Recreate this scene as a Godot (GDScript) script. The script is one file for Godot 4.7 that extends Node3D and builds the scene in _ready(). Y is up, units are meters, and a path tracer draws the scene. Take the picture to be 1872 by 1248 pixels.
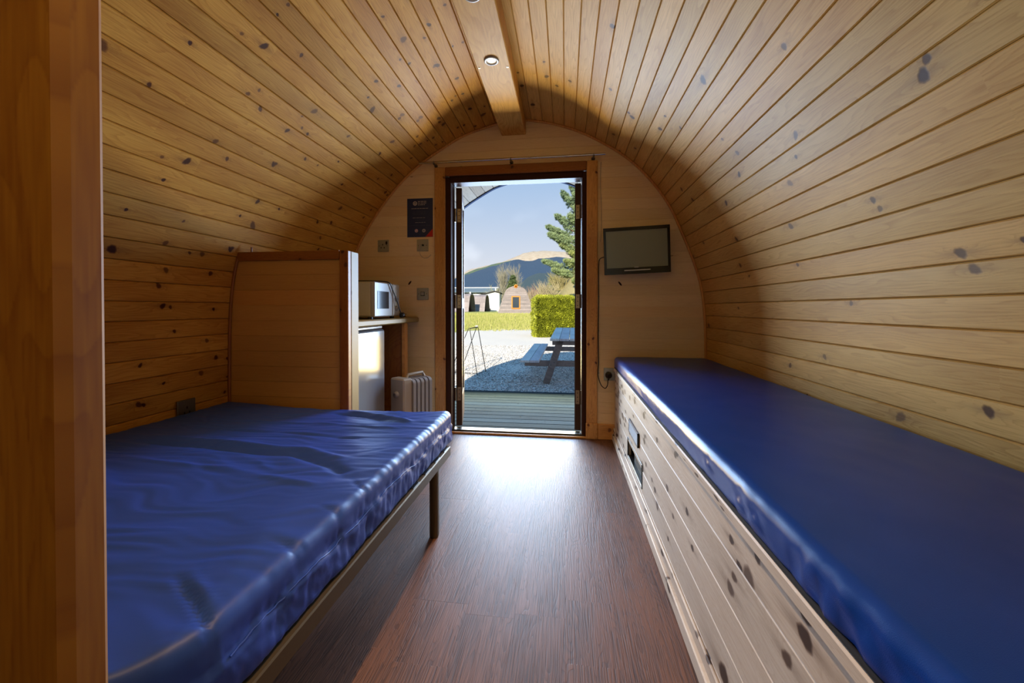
extends Node3D
# Interior of a timber camping pod looking out through its open double door. x right, y up, depth d runs along -z.

const AX := -0.36          # ridge
const DB := 2.85           # inner face of the end wall with the door
const DR := -1.0           # rear wall behind the viewer

var rng := RandomNumberGenerator.new()
var M := {}
var names := {}
var prof_r: PackedVector2Array
var prof_l: PackedVector2Array


func P(x: float, y: float, d: float) -> Vector3:
	return Vector3(x, y, -d)


func _ready() -> void:
	rng.seed = 7
	# ---- camera ----
	var cam := Camera3D.new()
	cam.name = "camera"
	var near := 0.02
	var f := 743.0
	cam.set_frustum(1248.0 / f * near, Vector2(0, -53.0 / f * near), near, 9000.0)
	cam.keep_aspect = Camera3D.KEEP_HEIGHT
	add_child(cam)
	cam.position = Vector3(0, 0.9, 0)
	cam.rotation = Vector3(deg_to_rad(-0.6), deg_to_rad(7.438), 0)
	cam.current = true
	# ---- sky, exposure ----
	var env := Environment.new()
	env.background_mode = Environment.BG_SKY
	var sky := Sky.new()
	var sm := ProceduralSkyMaterial.new()
	sm.sky_top_color = Color(0.38, 0.66, 0.90)
	sm.sky_horizon_color = Color(0.97, 0.95, 0.935)
	sm.sky_curve = 0.20
	sm.ground_horizon_color = Color(0.62, 0.62, 0.58)
	sm.ground_bottom_color = Color(0.4, 0.4, 0.36)
	sm.sun_angle_max = 1.0
	sm.sky_cover = cloud_cover()
	sky.sky_material = sm
	env.sky = sky
	env.tonemap_mode = Environment.TONE_MAPPER_LINEAR
	env.tonemap_exposure = 1.0
	env.sdfgi_enabled = true
	env.ssao_enabled = true
	env.ssil_enabled = true
	var we := WorldEnvironment.new()
	we.name = "world_environment"
	we.environment = env
	add_child(we)
	# ---- sun: low, from behind the pod ----
	var sun := DirectionalLight3D.new()
	sun.name = "sun"
	sun.light_color = Color(1.0, 0.95, 0.86)
	sun.light_energy = 2.8
	sun.light_angular_distance = 0.5
	sun.shadow_enabled = true
	sun.sky_mode = DirectionalLight3D.SKY_MODE_LIGHT_ONLY
	add_child(sun)
	sun.look_at_from_position(Vector3.ZERO, Vector3(0.2, -1.0, -2.3))
	# ---- daylight that reaches the open doorway under the porch arch: from the sky, and off the sunlit yard ----
	for q in [["porch_skylight", 1.23, 1.34, Color(0.70, 0.84, 1.0), 8.8], ["porch_groundlight", 0.355, 0.41, Color(1.0, 0.88, 0.60), 9.6]]:
		var day := AreaLight3D.new()
		day.name = q[0]
		day.area_size = Vector2(2.7, q[2])
		day.area_normalize_energy = false
		day.light_energy = q[4]
		day.light_color = q[3]
		day.shadow_enabled = true
		day.area_range = 14.0
		add_child(day)
		day.position = P(-0.40, q[1], 4.68)
		day.rotation = Vector3(0, PI, 0)

	make_materials()
	make_profiles()
	build_shell()
	build_end_wall()
	build_door()
	build_beam_and_lights()
	build_partition()
	build_bed()
	build_bench()
	build_kitchen()
	build_fittings()
	build_outside()


# soft low clouds all round the horizon
func cloud_cover() -> ImageTexture:
	var fn := FastNoiseLite.new()
	fn.seed = 4
	fn.frequency = 1.0
	fn.fractal_octaves = 4
	var w := 720
	var h := 360
	var out := PackedByteArray()
	out.resize(w * h * 4)
	out.fill(255)
	for y in h:
		var el := 90.0 - (y + 0.5) * 180.0 / h
		var band := smoothstep(-2.0, 2.0, el) * (1.0 - smoothstep(6.0, 17.0, el))
		for x in w:
			var i := (y * w + x) * 4
			var a := 0.0
			if band > 0.0:
				var az := TAU * (x + 0.5) / w
				var n := fn.get_noise_3d(cos(az) * 5.0, sin(az) * 5.0, el * 0.16 + 0.9)
				a = smoothstep(0.16, 0.50, n + 0.12 * (1.0 - el / 16.0)) * band * 0.13
			out[i + 3] = int(a * 255)
	return ImageTexture.create_from_image(Image.create_from_data(w, h, false, Image.FORMAT_RGBA8, out))


# ------------------------------------------------------------------ naming
func numbered(called: String) -> String:
	if not names.has(called):
		names[called] = 0
		return called
	names[called] += 1
	return "%s_%03d" % [called, names[called]]


func tag(o: Node3D, label: String, category: String, group := "", kind := "") -> Node3D:
	o.set_meta("label", label)
	o.set_meta("category", category)
	if group: o.set_meta("group", group)
	if kind: o.set_meta("kind", kind)
	return o


func thing(called: String, label: String, category: String, at := Vector3.ZERO, turn := 0.0, group := "", kind := "") -> Node3D:
	var o := Node3D.new()
	o.name = numbered(called)
	add_child(o)
	o.position = at
	o.rotation.y = turn
	tag(o, label, category, group, kind)
	return o


func struct(called: String, label: String, category: String) -> Node3D:
	return thing(called, label, category, Vector3.ZERO, 0.0, "", "structure")


func part(mesh: Mesh, called: String, m: Material, parent: Node3D = null) -> MeshInstance3D:
	var o := MeshInstance3D.new()
	o.mesh = mesh
	o.material_override = m
	if parent == null:
		o.name = numbered(called)
		add_child(o)
	else:
		var n := called
		var k := 0
		while parent.has_node(NodePath(n)):
			k += 1
			n = "%s_%03d" % [called, k]
		o.name = n
		parent.add_child(o)
	return o


# ------------------------------------------------------------------ mesh builder
class MB:
	var v := PackedVector3Array()
	var n := PackedVector3Array()
	var t := PackedVector2Array()
	var c := PackedColorArray()
	var idx := PackedInt32Array()
	# how wood texture lies: u along g, v along w
	var g := Vector3(0, 0, 1)
	var w := Vector3(1, 0, 0)
	var su := 1.0
	var sv := 1.0
	var ou := 0.0
	var ov := 0.0
	var lo := -1e9
	var hi := 1e9

	func uv(p: Vector3) -> Vector2:
		return Vector2(p.dot(g) * su + ou, clampf(p.dot(w) * sv + ov, lo, hi))

	# a convex face; turned to look away from «from»
	func face(pts: Array, from: Vector3) -> void:
		var a: Vector3 = pts[0]
		var nn := Vector3.ZERO
		for i in range(1, pts.size() - 1):
			nn += (pts[i] - a).cross(pts[i + 1] - a)
		if nn.length_squared() < 1e-20: return
		nn = nn.normalized()
		var mid := Vector3.ZERO
		for p in pts: mid += p
		mid /= pts.size()
		var q := pts
		if nn.dot(mid - from) < 0:
			q = pts.duplicate()
			q.reverse()
			nn = -nn
		var b := v.size()
		for p in q:
			v.append(p); n.append(nn); t.append(uv(p))
		for i in range(1, q.size() - 1):
			idx.append(b); idx.append(b + i + 1); idx.append(b + i)

	func box(ce: Vector3, size: Vector3, bev := 0.002, bas := Basis.IDENTITY) -> MB:
		var h := size / 2
		bev = minf(bev, minf(h.x, minf(h.y, h.z)) * 0.8)
		var k := func(sx, sy, sz, ax) -> Vector3:
			var q := Vector3(sx * h.x, sy * h.y, sz * h.z)
			if ax != 0: q.x -= sx * bev
			if ax != 1: q.y -= sy * bev
			if ax != 2: q.z -= sz * bev
			return ce + bas * q
		for s in [-1, 1]:
			face([k.call(s, -1, -1, 0), k.call(s, 1, -1, 0), k.call(s, 1, 1, 0), k.call(s, -1, 1, 0)], ce)
			face([k.call(-1, s, -1, 1), k.call(1, s, -1, 1), k.call(1, s, 1, 1), k.call(-1, s, 1, 1)], ce)
			face([k.call(-1, -1, s, 2), k.call(1, -1, s, 2), k.call(1, 1, s, 2), k.call(-1, 1, s, 2)], ce)
		if bev > 0:
			for s in [-1, 1]:
				for r in [-1, 1]:
					face([k.call(s, r, -1, 0), k.call(s, r, 1, 0), k.call(s, r, 1, 1), k.call(s, r, -1, 1)], ce)
					face([k.call(s, -1, r, 0), k.call(s, 1, r, 0), k.call(s, 1, r, 2), k.call(s, -1, r, 2)], ce)
					face([k.call(-1, s, r, 1), k.call(1, s, r, 1), k.call(1, s, r, 2), k.call(-1, s, r, 2)], ce)
					for z in [-1, 1]:
						face([k.call(s, r, z, 0), k.call(s, r, z, 1), k.call(s, r, z, 2)], ce)
		return self

	# box with an axis from a to b, cross-section wx by wy
	func bar(a: Vector3, b: Vector3, wx: float, wy: float, bev := 0.002, upish := Vector3.UP) -> MB:
		var zz := (b - a).normalized()
		var xx := upish.cross(zz)
		if xx.length() < 1e-3: xx = Vector3.RIGHT.cross(zz)
		xx = xx.normalized()
		return box((a + b) / 2, Vector3(wx, wy, a.distance_to(b)), bev, Basis(xx, zz.cross(xx), zz))

	# grid of points, rows of equal length; smooth
	func grid(rows: Array, close := false, flip := false, uvs := []) -> MB:
		var b := v.size()
		var nr := rows.size()
		var nc: int = rows[0].size()
		for i in nr:
			for j in nc:
				var p: Vector3 = rows[i][j]
				var a0: Vector3 = rows[maxi(i - 1, 0)][j]
				var a1: Vector3 = rows[mini(i + 1, nr - 1)][j]
				var b0: Vector3 = rows[i][(j - 1 + nc) % nc if close else maxi(j - 1, 0)]
				var b1: Vector3 = rows[i][(j + 1) % nc if close else mini(j + 1, nc - 1)]
				var nn := (a1 - a0).cross(b1 - b0)
				if nn.length_squared() < 1e-18: nn = Vector3.UP
				nn = nn.normalized()
				v.append(p); n.append(-nn if flip else nn)
				t.append(uvs[i][j] if uvs.size() else uv(p))
		var m := nc if close else nc - 1
		for i in nr - 1:
			for j in m:
				var q0 := b + i * nc + j
				var q1 := b + i * nc + (j + 1) % nc
				var q2 := q0 + nc
				var q3 := q1 + nc
				if flip:
					idx.append_array([q0, q2, q1, q1, q2, q3])
				else:
					idx.append_array([q0, q1, q2, q1, q3, q2])
		return self

	func tube(path: Array, r, sides := 10, caps := true) -> MB:
		var rows := []
		var up := Vector3(0.123, 0.97, 0.21).normalized()
		var np := path.size()
		for i in np:
			var d: Vector3 = (path[mini(i + 1, np - 1)] - path[maxi(i - 1, 0)]).normalized()
			var x := up.cross(d)
			if x.length() < 0.05: x = Vector3.RIGHT.cross(d)
			x = x.normalized()
			var y := d.cross(x)
			up = y
			var rr: float = r[i] if r is Array else r
			var row := []
			for k in sides:
				var a := TAU * k / sides
				row.append(path[i] + x * cos(a) * rr + y * sin(a) * rr)
			rows.append(row)
		grid(rows, true, true)
		if caps:
			face(rows[0], path[1])
			face(rows[np - 1], path[np - 2])
		return self

	# profile of (radius, height) turned about an axis at «at» with that basis (y is the axis)
	func lathe(pr: Array, at := Vector3.ZERO, bas := Basis.IDENTITY, segs := 24) -> MB:
		var rows := []
		for q in pr:
			var row := []
			for k in segs:
				var a := TAU * k / segs
				row.append(at + bas * Vector3(q.x * cos(a), q.y, q.x * sin(a)))
			rows.append(row)
		return grid(rows, true, false)

	# polygon in (x, y) pulled from depth d0 to d1 (world -z); optional chamfer on the face at d0
	func ext(poly: PackedVector2Array, d0: float, d1: float) -> MB:
		var tri := Geometry2D.triangulate_polygon(poly)
		for s in 2:
			var d := d0 if s == 0 else d1
			var nn := Vector3(0, 0, 1) if s == 0 else Vector3(0, 0, -1)
			var b := v.size()
			for p in poly:
				var q := Vector3(p.x, p.y, -d)
				v.append(q); n.append(nn); t.append(uv(q))
			for i in range(0, tri.size(), 3):
				var a := poly[tri[i]]
				var cr := (poly[tri[i + 1]] - a).cross(poly[tri[i + 2]] - a)
				if (cr > 0) == (s == 0):
					idx.append_array([b + tri[i], b + tri[i + 2], b + tri[i + 1]])
				else:
					idx.append_array([b + tri[i], b + tri[i + 1], b + tri[i + 2]])
		var ccw := not Geometry2D.is_polygon_clockwise(poly)
		for i in poly.size():
			var a := poly[i]
			var c2 := poly[(i + 1) % poly.size()]
			var e := c2 - a
			if e.length() < 1e-6: continue
			var o := Vector2(e.y, -e.x).normalized()
			# is_polygon_clockwise speaks of y down, so it is reversed here
			if cross_sign(poly) < 0: o = -o
			var mid := (a + c2) / 2
			var pts := [Vector3(a.x, a.y, -d0), Vector3(c2.x, c2.y, -d0), Vector3(c2.x, c2.y, -d1), Vector3(a.x, a.y, -d1)]
			face(pts, Vector3(mid.x - o.x, mid.y - o.y, -(d0 + d1) / 2))
		return self

	func cross_sign(poly: PackedVector2Array) -> float:
		var s := 0.0
		for i in poly.size():
			s += poly[i].cross(poly[(i + 1) % poly.size()])
		return s

	func made() -> ArrayMesh:
		var a := []
		a.resize(Mesh.ARRAY_MAX)
		a[Mesh.ARRAY_VERTEX] = v
		a[Mesh.ARRAY_NORMAL] = n
		a[Mesh.ARRAY_TEX_UV] = t
		if c.size() == v.size() and c.size() > 0: a[Mesh.ARRAY_COLOR] = c
		a[Mesh.ARRAY_INDEX] = idx
		var m := ArrayMesh.new()
		m.add_surface_from_arrays(Mesh.PRIMITIVE_TRIANGLES, a)
		return m


# wood laid along g, with a strip of the atlas chosen by chance; wide = size across that one strip covers
func wood(g: Vector3, w: Vector3, strips := 16, wide := 0.08, length := 2.6, centre := 0.0) -> MB:
	var mb := MB.new()
	mb.g = g
	mb.w = w
	mb.su = 1.0 / length
	mb.ou = rng.randf()
	var k := rng.randi() % strips
	mb.sv = 0.94 / strips / wide
	mb.ov = (k + 0.5) / strips - centre * mb.sv
	mb.lo = (k + 0.02) / strips
	mb.hi = (k + 0.98) / strips
	return mb


# ------------------------------------------------------------------ textures and materials
func noise_bytes(w: int, h: int, rw: int, rh: int, freq: float, sd: int, oct := 2) -> PackedByteArray:
	var fn := FastNoiseLite.new()
	fn.seed = sd
	fn.noise_type = FastNoiseLite.TYPE_SIMPLEX_SMOOTH
	fn.frequency = freq
	fn.fractal_octaves = oct
	var im := fn.get_seamless_image(rw, rh)
	im.convert(Image.FORMAT_L8)
	im.resize(w, h, Image.INTERPOLATE_CUBIC)
	return im.get_data()


# dark, light: sRGB colours of late and early wood; knots per strip; size of knots in pixels along and across
func wood_tex(w: int, h: int, strips: int, light: Color, dark: Color, knot: Color, sd: int, o := {}) -> ImageTexture:
	var r := RandomNumberGenerator.new()
	r.seed = sd
	var A := noise_bytes(w, h, w / 16, h / 2, o.get("wave", 0.045), sd, 2)
	var B := noise_bytes(w, h, w / int(o.get("streak", 32)), h, 0.35, sd + 1, 2)
	var C := noise_bytes(w, h, w / 64, maxi(h / 16, 8), 0.12, sd + 2, 2)
	var K := PackedByteArray()
	K.resize(w * h)
	var D := PackedInt32Array()
	D.resize(w * h)
	var sh := h / strips
	for s in strips:
		var count := int(o.get("knots", 6.0) * r.randf_range(0.5, 1.5) + 0.5)
		for q in count:
			var kx := r.randi() % w
			var ky := s * sh + int(sh * r.randf_range(0.15, 0.85))
			var big := r.randf_range(0.5, 1.0)
			if r.randf() < 0.2: big *= 1.5
			var rx: float = o.get("kx", 7.0) * big
			var ry: float = o.get("ky", 7.0) * big * r.randf_range(0.8, 1.2)
			var tilt := r.randf_range(-0.5, 0.5)
			var lobes := r.randf() * TAU
			var deep: float = r.randf_range(0.55, 1.0) * o.get("kd", 1.0)
			var ex := int(rx * 7)
			var ey := int(ry * 3)
			for y in range(maxi(ky - ey, s * sh), mini(ky + ey, (s + 1) * sh)):
				for x in range(kx - ex, kx + ex):
					var fx := (x - kx + (y - ky) * tilt) / rx
					var fy := (y - ky) / ry
					var rr := fx * fx + fy * fy
					if rr < 6.0: rr *= 1.0 + 0.14 * sin(3.0 * atan2(fy, fx) + lobes) + 0.07 * sin(7.0 * atan2(fy, fx) + lobes * 2.0)
					var i := y * w + posmod(x, w)
					if rr < 2.2:
						var k := clampf(1.5 - rr * 0.8, 0, 1) * deep 
						K[i] = maxi(K[i], mini(255, int(255 * k)))
					var halo := exp(-(fx * fx * 0.10 + fy * fy * 0.55))
					D[i] += int(900.0 * halo * (1.0 if y > ky else -1.0) * minf(1.0, absf(fy)))
					var smear := exp(-(fx * fx * 0.06 + fy * fy * 1.3)) * 0.28 * deep
					K[i] = maxi(K[i], mini(255, int(255 * smear)))
	var LR := PackedByteArray(); LR.resize(256)
	var LG := PackedByteArray(); LG.resize(256)
	var LB := PackedByteArray(); LB.resize(256)
	for i in 256:
		var col := dark.lerp(light, i / 255.0)
		LR[i] = int(clampf(col.r, 0, 1) * 255); LG[i] = int(clampf(col.g, 0, 1) * 255); LB[i] = int(clampf(col.b, 0, 1) * 255)
	var ring := PackedInt32Array()
	ring.resize(256)
	for i in 256:
		var q := i / 255.0
		ring[i] = -int(pow(q, 2.5) * 256 * o.get("ring", 0.5)) if q < 0.93 else -int((1.0 - q) / 0.07 * 256 * o.get("ring", 0.5))
	var out := PackedByteArray()
	out.resize(w * h * 3)
	var amp := int(o.get("amp", 10))
	var bc := int(o.get("fine", 0.6) * 256)
	var cc := int(o.get("broad", 0.5) * 256)
	var kr := int(knot.r * 255); var kg := int(knot.g * 255); var kb := int(knot.b * 255)
	for s in strips:
		var ce := sh * r.randf_range(-0.6, 1.6)
		var per: float = r.randf_range(22, 40) * o.get("freq", 1.0)
		var base := 205 + r.randi_range(-22, 22)
		for yy in sh:
			var y := s * sh + yy
			var ph := int(absf(yy - ce) * per) + s * 77
			var i := y * w
			for x in w:
				var val := base + ring[(ph + A[i] * amp + D[i]) & 255] + (((B[i] - 128) * bc + (C[i] - 128) * cc) >> 8)
				val = clampi(val, 0, 255)
				var k := K[i]
				var j := i * 3
				if k:
					out[j] = LR[val] + (((kr - LR[val]) * k) >> 8)
					out[j + 1] = LG[val] + (((kg - LG[val]) * k) >> 8)
					out[j + 2] = LB[val] + (((kb - LB[val]) * k) >> 8)
				else:
					out[j] = LR[val]
					out[j + 1] = LG[val]
					out[j + 2] = LB[val]
				i += 1
	return ImageTexture.create_from_image(Image.create_from_data(w, h, false, Image.FORMAT_RGB8, out))


func noise_tex(size: int, freq: float, sd: int, ramp := [], oct := 4) -> NoiseTexture2D:
	var fn := FastNoiseLite.new()
	fn.seed = sd
	fn.frequency = freq
	fn.fractal_octaves = oct
	var nt := NoiseTexture2D.new()
	nt.width = size
	nt.height = size
	nt.seamless = true
	nt.noise = fn
	if ramp.size():
		var gr := Gradient.new()
		gr.offsets = PackedFloat32Array(range(ramp.size()).map(func(i): return float(i) / (ramp.size() - 1)))
		gr.colors = PackedColorArray(ramp)
		nt.color_ramp = gr
	return nt


func mat(col: Color, rough: float, o := {}) -> StandardMaterial3D:
	var m := StandardMaterial3D.new()
	m.albedo_color = col
	m.roughness = rough
	m.metallic = o.get("metal", 0.0)
	m.metallic_specular = o.get("spec", 0.5)
	if o.has("tex"): m.albedo_texture = o.tex
	if o.has("bump"):
		m.heightmap_enabled = true
		m.heightmap_texture = o.bump
		m.heightmap_scale = o.get("bump_cm", 0.05)
	if o.has("tri"):
		m.uv1_triplanar = true
		m.uv1_world_triplanar = o.get("world", false)
		m.uv1_scale = o.tri
	if o.get("both", false): m.cull_mode = BaseMaterial3D.CULL_DISABLED
	return m


func rgb8(r: int, g: int, b: int) -> Color:
	return Color8(r, g, b)


func tints(base: Array, key: String, count: int, amount: float, make: Callable) -> void:
	var a := []
	for i in count:
		var k := 1.0 + amount * (2.0 * i / (count - 1) - 1.0)
		var hue := rng.randf_range(-0.02, 0.02)
		a.append(make.call(Color(minf(base[0] * k, 1), minf(base[1] * k * (1 - hue), 1), minf(base[2] * k * (1 - 2 * hue), 1))))
	M[key] = a


func pick(key: String) -> Material:
	return M[key][rng.randi() % M[key].size()]


func make_materials() -> void:
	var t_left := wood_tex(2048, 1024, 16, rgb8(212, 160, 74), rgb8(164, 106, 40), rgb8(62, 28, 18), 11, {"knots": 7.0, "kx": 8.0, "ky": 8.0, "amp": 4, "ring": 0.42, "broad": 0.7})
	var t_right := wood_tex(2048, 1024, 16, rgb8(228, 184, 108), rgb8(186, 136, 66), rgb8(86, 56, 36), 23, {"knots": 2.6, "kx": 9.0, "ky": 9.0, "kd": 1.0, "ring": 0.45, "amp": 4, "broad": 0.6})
	var t_pale := wood_tex(2048, 512, 8, rgb8(228, 224, 218), rgb8(198, 186, 174), rgb8(64, 44, 34), 31, {"knots": 22.0, "kd": 1.3, "kx": 13.0, "ky": 6.5, "ring": 0.35})
	var t_cream := wood_tex(1024, 512, 8, rgb8(248, 228, 188), rgb8(230, 202, 156), rgb8(120, 78, 40), 41, {"knots": 0.5, "kx": 5.0, "ky": 4.0, "kd": 0.6, "ring": 0.35, "broad": 0.3})
	var t_floor := wood_tex(2048, 768, 4, rgb8(122, 84, 64), rgb8(60, 40, 33), rgb8(56, 32, 26), 53, {"knots": 1.5, "kx": 14.0, "ky": 8.0, "kd": 0.5, "ring": 0.45, "fine": 1.5, "streak": 64, "freq": 0.28, "amp": 9, "wave": 0.03})
	var t_grey := wood_tex(1024, 512, 8, rgb8(228, 229, 227), rgb8(172, 173, 174), rgb8(96, 94, 92), 61, {"knots": 1.0, "ring": 0.5, "fine": 1.0})
	var t_trim := wood_tex(1024, 512, 8, rgb8(226, 172, 98), rgb8(174, 116, 58), rgb8(84, 40, 20), 71, {"knots": 3.0, "kx": 7.0, "ky": 6.0, "ring": 0.5})
	M.t_floor = t_floor
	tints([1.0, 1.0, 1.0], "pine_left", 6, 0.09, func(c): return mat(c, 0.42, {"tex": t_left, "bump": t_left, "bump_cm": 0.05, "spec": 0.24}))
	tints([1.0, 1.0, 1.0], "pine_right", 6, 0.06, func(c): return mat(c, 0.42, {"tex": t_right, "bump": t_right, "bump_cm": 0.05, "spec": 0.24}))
	tints([1.0, 1.0, 1.0], "pale", 4, 0.04, func(c): return mat(c, 0.55, {"tex": t_pale, "bump": t_pale, "bump_cm": 0.05}))
	tints([1.0, 1.0, 0.98], "cream", 4, 0.03, func(c): return mat(c, 0.5, {"tex": t_cream, "bump": t_cream, "bump_cm": 0.03}))
	tints([1.0, 1.0, 1.0], "floor", 5, 0.03, func(c): return mat(c, 0.50, {"tex": t_floor, "bump": t_floor, "bump_cm": 0.20, "spec": 0.46}))
	tints([0.22, 0.275, 0.30], "deck", 5, 0.08, func(c): return mat(c, 0.9, {"tex": t_grey, "bump": t_grey, "bump_cm": 0.1, "spec": 0.12}))
	tints([1.0, 0.97, 1.0], "table_wood", 4, 0.08, func(c): return mat(c, 0.65, {"tex": t_grey, "bump": t_grey, "bump_cm": 0.15}))
	tints([0.62, 0.56, 0.54], "table_leg", 3, 0.06, func(c): return mat(c, 0.8, {"tex": t_grey, "bump": t_grey, "bump_cm": 0.15}))
	tints([0.62, 0.575, 0.58], "pod_board", 4, 0.06, func(c): return mat(c, 0.7, {"tex": t_grey, "bump": t_grey, "bump_cm": 0.15}))
	tints([1.0, 1.0, 1.0], "trim", 4, 0.06, func(c): return mat(c, 0.42, {"tex": t_trim, "bump": t_trim, "bump_cm": 0.04}))
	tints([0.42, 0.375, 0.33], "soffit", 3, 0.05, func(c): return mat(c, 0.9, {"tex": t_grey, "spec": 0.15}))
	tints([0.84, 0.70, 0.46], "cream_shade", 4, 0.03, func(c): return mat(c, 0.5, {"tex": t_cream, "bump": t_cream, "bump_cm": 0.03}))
	M.end_post = mat(Color(0.57, 0.53, 0.37), 0.5, {"tex": t_cream})
	M.dark_trim = mat(Color(0.70, 0.58, 0.42), 0.45, {"tex": t_trim})
	M.post = mat(Color(0.78, 0.72, 0.52), 0.5, {"tex": t_left})
	M.brown = mat(rgb8(62, 38, 30), 0.5, {"spec": 0.22})
	M.fascia = mat(rgb8(30, 34, 48), 0.9, {"spec": 0.1})
	M.groove = mat(rgb8(120, 82, 38), 0.8)
	M.shell = mat(rgb8(70, 66, 64), 0.9)
	M.black = mat(rgb8(14, 14, 15), 0.35)
	M.black_gloss = mat(rgb8(10, 10, 12), 0.12)
	M.screen = mat(rgb8(124, 136, 122), 0.25, {"spec": 0.7})
	M.silver = mat(rgb8(190, 190, 192), 0.3, {"metal": 1.0})
	M.vent_grey = mat(rgb8(92, 90, 98), 0.6)
	M.chrome = mat(rgb8(200, 200, 205), 0.16, {"metal": 1.0})
	M.brass = mat(rgb8(176, 164, 140), 0.32, {"metal": 0.9})
	M.white = mat(rgb8(156, 155, 158), 0.3)
	M.white_gloss = mat(rgb8(122, 124, 132), 0.13)
	M.white_paint = mat(rgb8(176, 170, 160), 0.4)
	M.plate = mat(rgb8(168, 172, 164), 0.38, {"metal": 0.35})
	M.leaf = mat(rgb8(84, 66, 56), 0.5, {"spec": 0.25})
	M.grey_metal = mat(rgb8(120, 118, 112), 0.4, {"metal": 0.8})
	M.bed_metal = mat(rgb8(96, 84, 62), 0.4, {"metal": 0.55})
	M.glass = mat(Color(0.9, 0.95, 0.95, 0.08), 0.05)
	M.glass.transparency = BaseMaterial3D.TRANSPARENCY_ALPHA
	var grainy := noise_tex(512, 0.25, 5, [], 2)
	M.vinyl = mat(rgb8(16, 66, 166), 0.30, {"bump": grainy, "bump_cm": 0.012, "tri": Vector3(6, 6, 6), "spec": 0.32})
	M.cover = mat(rgb8(40, 76, 176), 0.42, {"bump": grainy, "bump_cm": 0.008, "tri": Vector3(8, 8, 8), "spec": 0.45})
	M.dark_cloth = mat(rgb8(26, 28, 36), 0.9)
	M.lens = mat(rgb8(255, 244, 225), 0.4)
	M.lens.emission_enabled = true
	M.lens.emission = rgb8(255, 232, 196)
	M.lens.emission_energy_multiplier = 2.5


func make_profiles() -> void:
	var r := [[-0.36, 2.235], [-0.27, 2.22], [-0.085, 2.184], [0.105, 2.115], [0.285, 2.016], [0.441, 1.905], [0.586, 1.753], [0.701, 1.582], [0.783, 1.395], [0.853, 1.215], [0.898, 1.062], [0.920, 0.92], [0.930, 0.75], [0.935, 0.5], [0.935, 0.0]]
	var l := [[-0.36, 2.235], [-0.50, 2.200], [-0.715, 2.137], [-0.88, 2.05], [-1.045, 1.945], [-1.193, 1.818], [-1.343, 1.645], [-1.45, 1.490], [-1.537, 1.335], [-1.595, 1.18], [-1.63, 1.03], [-1.648, 0.85], [-1.655, 0.5], [-1.655, 0.0]]
	prof_r = curve_of(r)
	prof_l = curve_of(l)


# even steps along a smooth curve through those points
func curve_of(a: Array) -> PackedVector2Array:
	var c := Curve2D.new()
	c.bake_interval = 0.01
	for i in a.size():
		var p := Vector2(a[i][0], a[i][1])
		var q0 := Vector2(a[maxi(i - 1, 0)][0], a[maxi(i - 1, 0)][1])
		var q1 := Vector2(a[mini(i + 1, a.size() - 1)][0], a[mini(i + 1, a.size() - 1)][1])
		var t := (q1 - q0).normalized()
		c.add_point(p, -t * p.distance_to(q0) / 3, t * p.distance_to(q1) / 3)
	return c.get_baked_points()


func length_of(c: PackedVector2Array) -> float:
	var s := 0.0
	for i in c.size() - 1: s += c[i].distance_to(c[i + 1])
	return s


func point_at(c: PackedVector2Array, s: float) -> Vector2:
	for i in c.size() - 1:
		var l := c[i].distance_to(c[i + 1])
		if s <= l or i == c.size() - 2:
			return c[i].lerp(c[i + 1], s / maxf(l, 1e-6))
		s -= l
	return c[c.size() - 1]


func s_at_y(c: PackedVector2Array, y: float) -> float:
	var s := 0.0
	for i in c.size() - 1:
		if c[i + 1].y <= y: return s
		s += c[i].distance_to(c[i + 1])
	return s


func offset_curve(c: PackedVector2Array, by: float, side: float) -> PackedVector2Array:
	var o := PackedVector2Array()
	for i in c.size():
		var t := (c[mini(i + 1, c.size() - 1)] - c[maxi(i - 1, 0)]).normalized()
		o.append(c[i] + Vector2(-t.y, t.x) * side * by)
	return o


# the outline of the pod's inside, moved outwards by «by»
func outline(by: float, step := 6, lowest := 0.0) -> PackedVector2Array:
	var o := PackedVector2Array()
	var a := offset_curve(prof_l, by, -1.0)
	var b := offset_curve(prof_r, by, 1.0)
	for i in range(a.size() - 1, -1, -step): o.append(a[i])
	o.append(Vector2(AX, 2.235 + by * 1.1))
	for i in range(step, b.size(), step): o.append(b[i])
	o.append(b[b.size() - 1])
	if lowest != 0.0:
		o.append(Vector2(b[b.size() - 1].x, lowest))
		o.insert(0, Vector2(a[a.size() - 1].x, lowest))
	return o


# ------------------------------------------------------------------ room shell
func board_strip(c: PackedVector2Array, s0: float, s1: float, side: float, d0: float, d1: float, strips := 16, thick := 0.012, ch := 0.0032, wide := 0.08) -> ArrayMesh:
	var a := point_at(c, s0)
	var b := point_at(c, s1)
	var t := (b - a).normalized()
	var n := Vector2(-t.y, t.x) * side      # outwards
	var l := a.distance_to(b)
	var gp := 0.0005
	var sec := [a + t * gp + n * thick, a + t * gp + n * 0.0042, a + t * (gp + ch), a + t * (l - gp - ch), a + t * (l - gp) + n * 0.0042, a + t * (l - gp) + n * thick]
	var mid := (a + b) / 2 + n * thick / 2
	var mb := wood(Vector3(0, 0, 1), Vector3(t.x, t.y, 0), strips, wide, 2.6, mid.dot(t))
	for i in sec.size():
		var p: Vector2 = sec[i]
		var q: Vector2 = sec[(i + 1) % sec.size()]
		mb.face([P(p.x, p.y, d0), P(q.x, q.y, d0), P(q.x, q.y, d1), P(p.x, p.y, d1)], P(mid.x, mid.y, (d0 + d1) / 2))
	for d in [d0, d1]:
		mb.face(sec.map(func(p): return P(p.x, p.y, d)), P(mid.x, mid.y, (d0 + d1) / 2))
	return mb.made()


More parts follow.
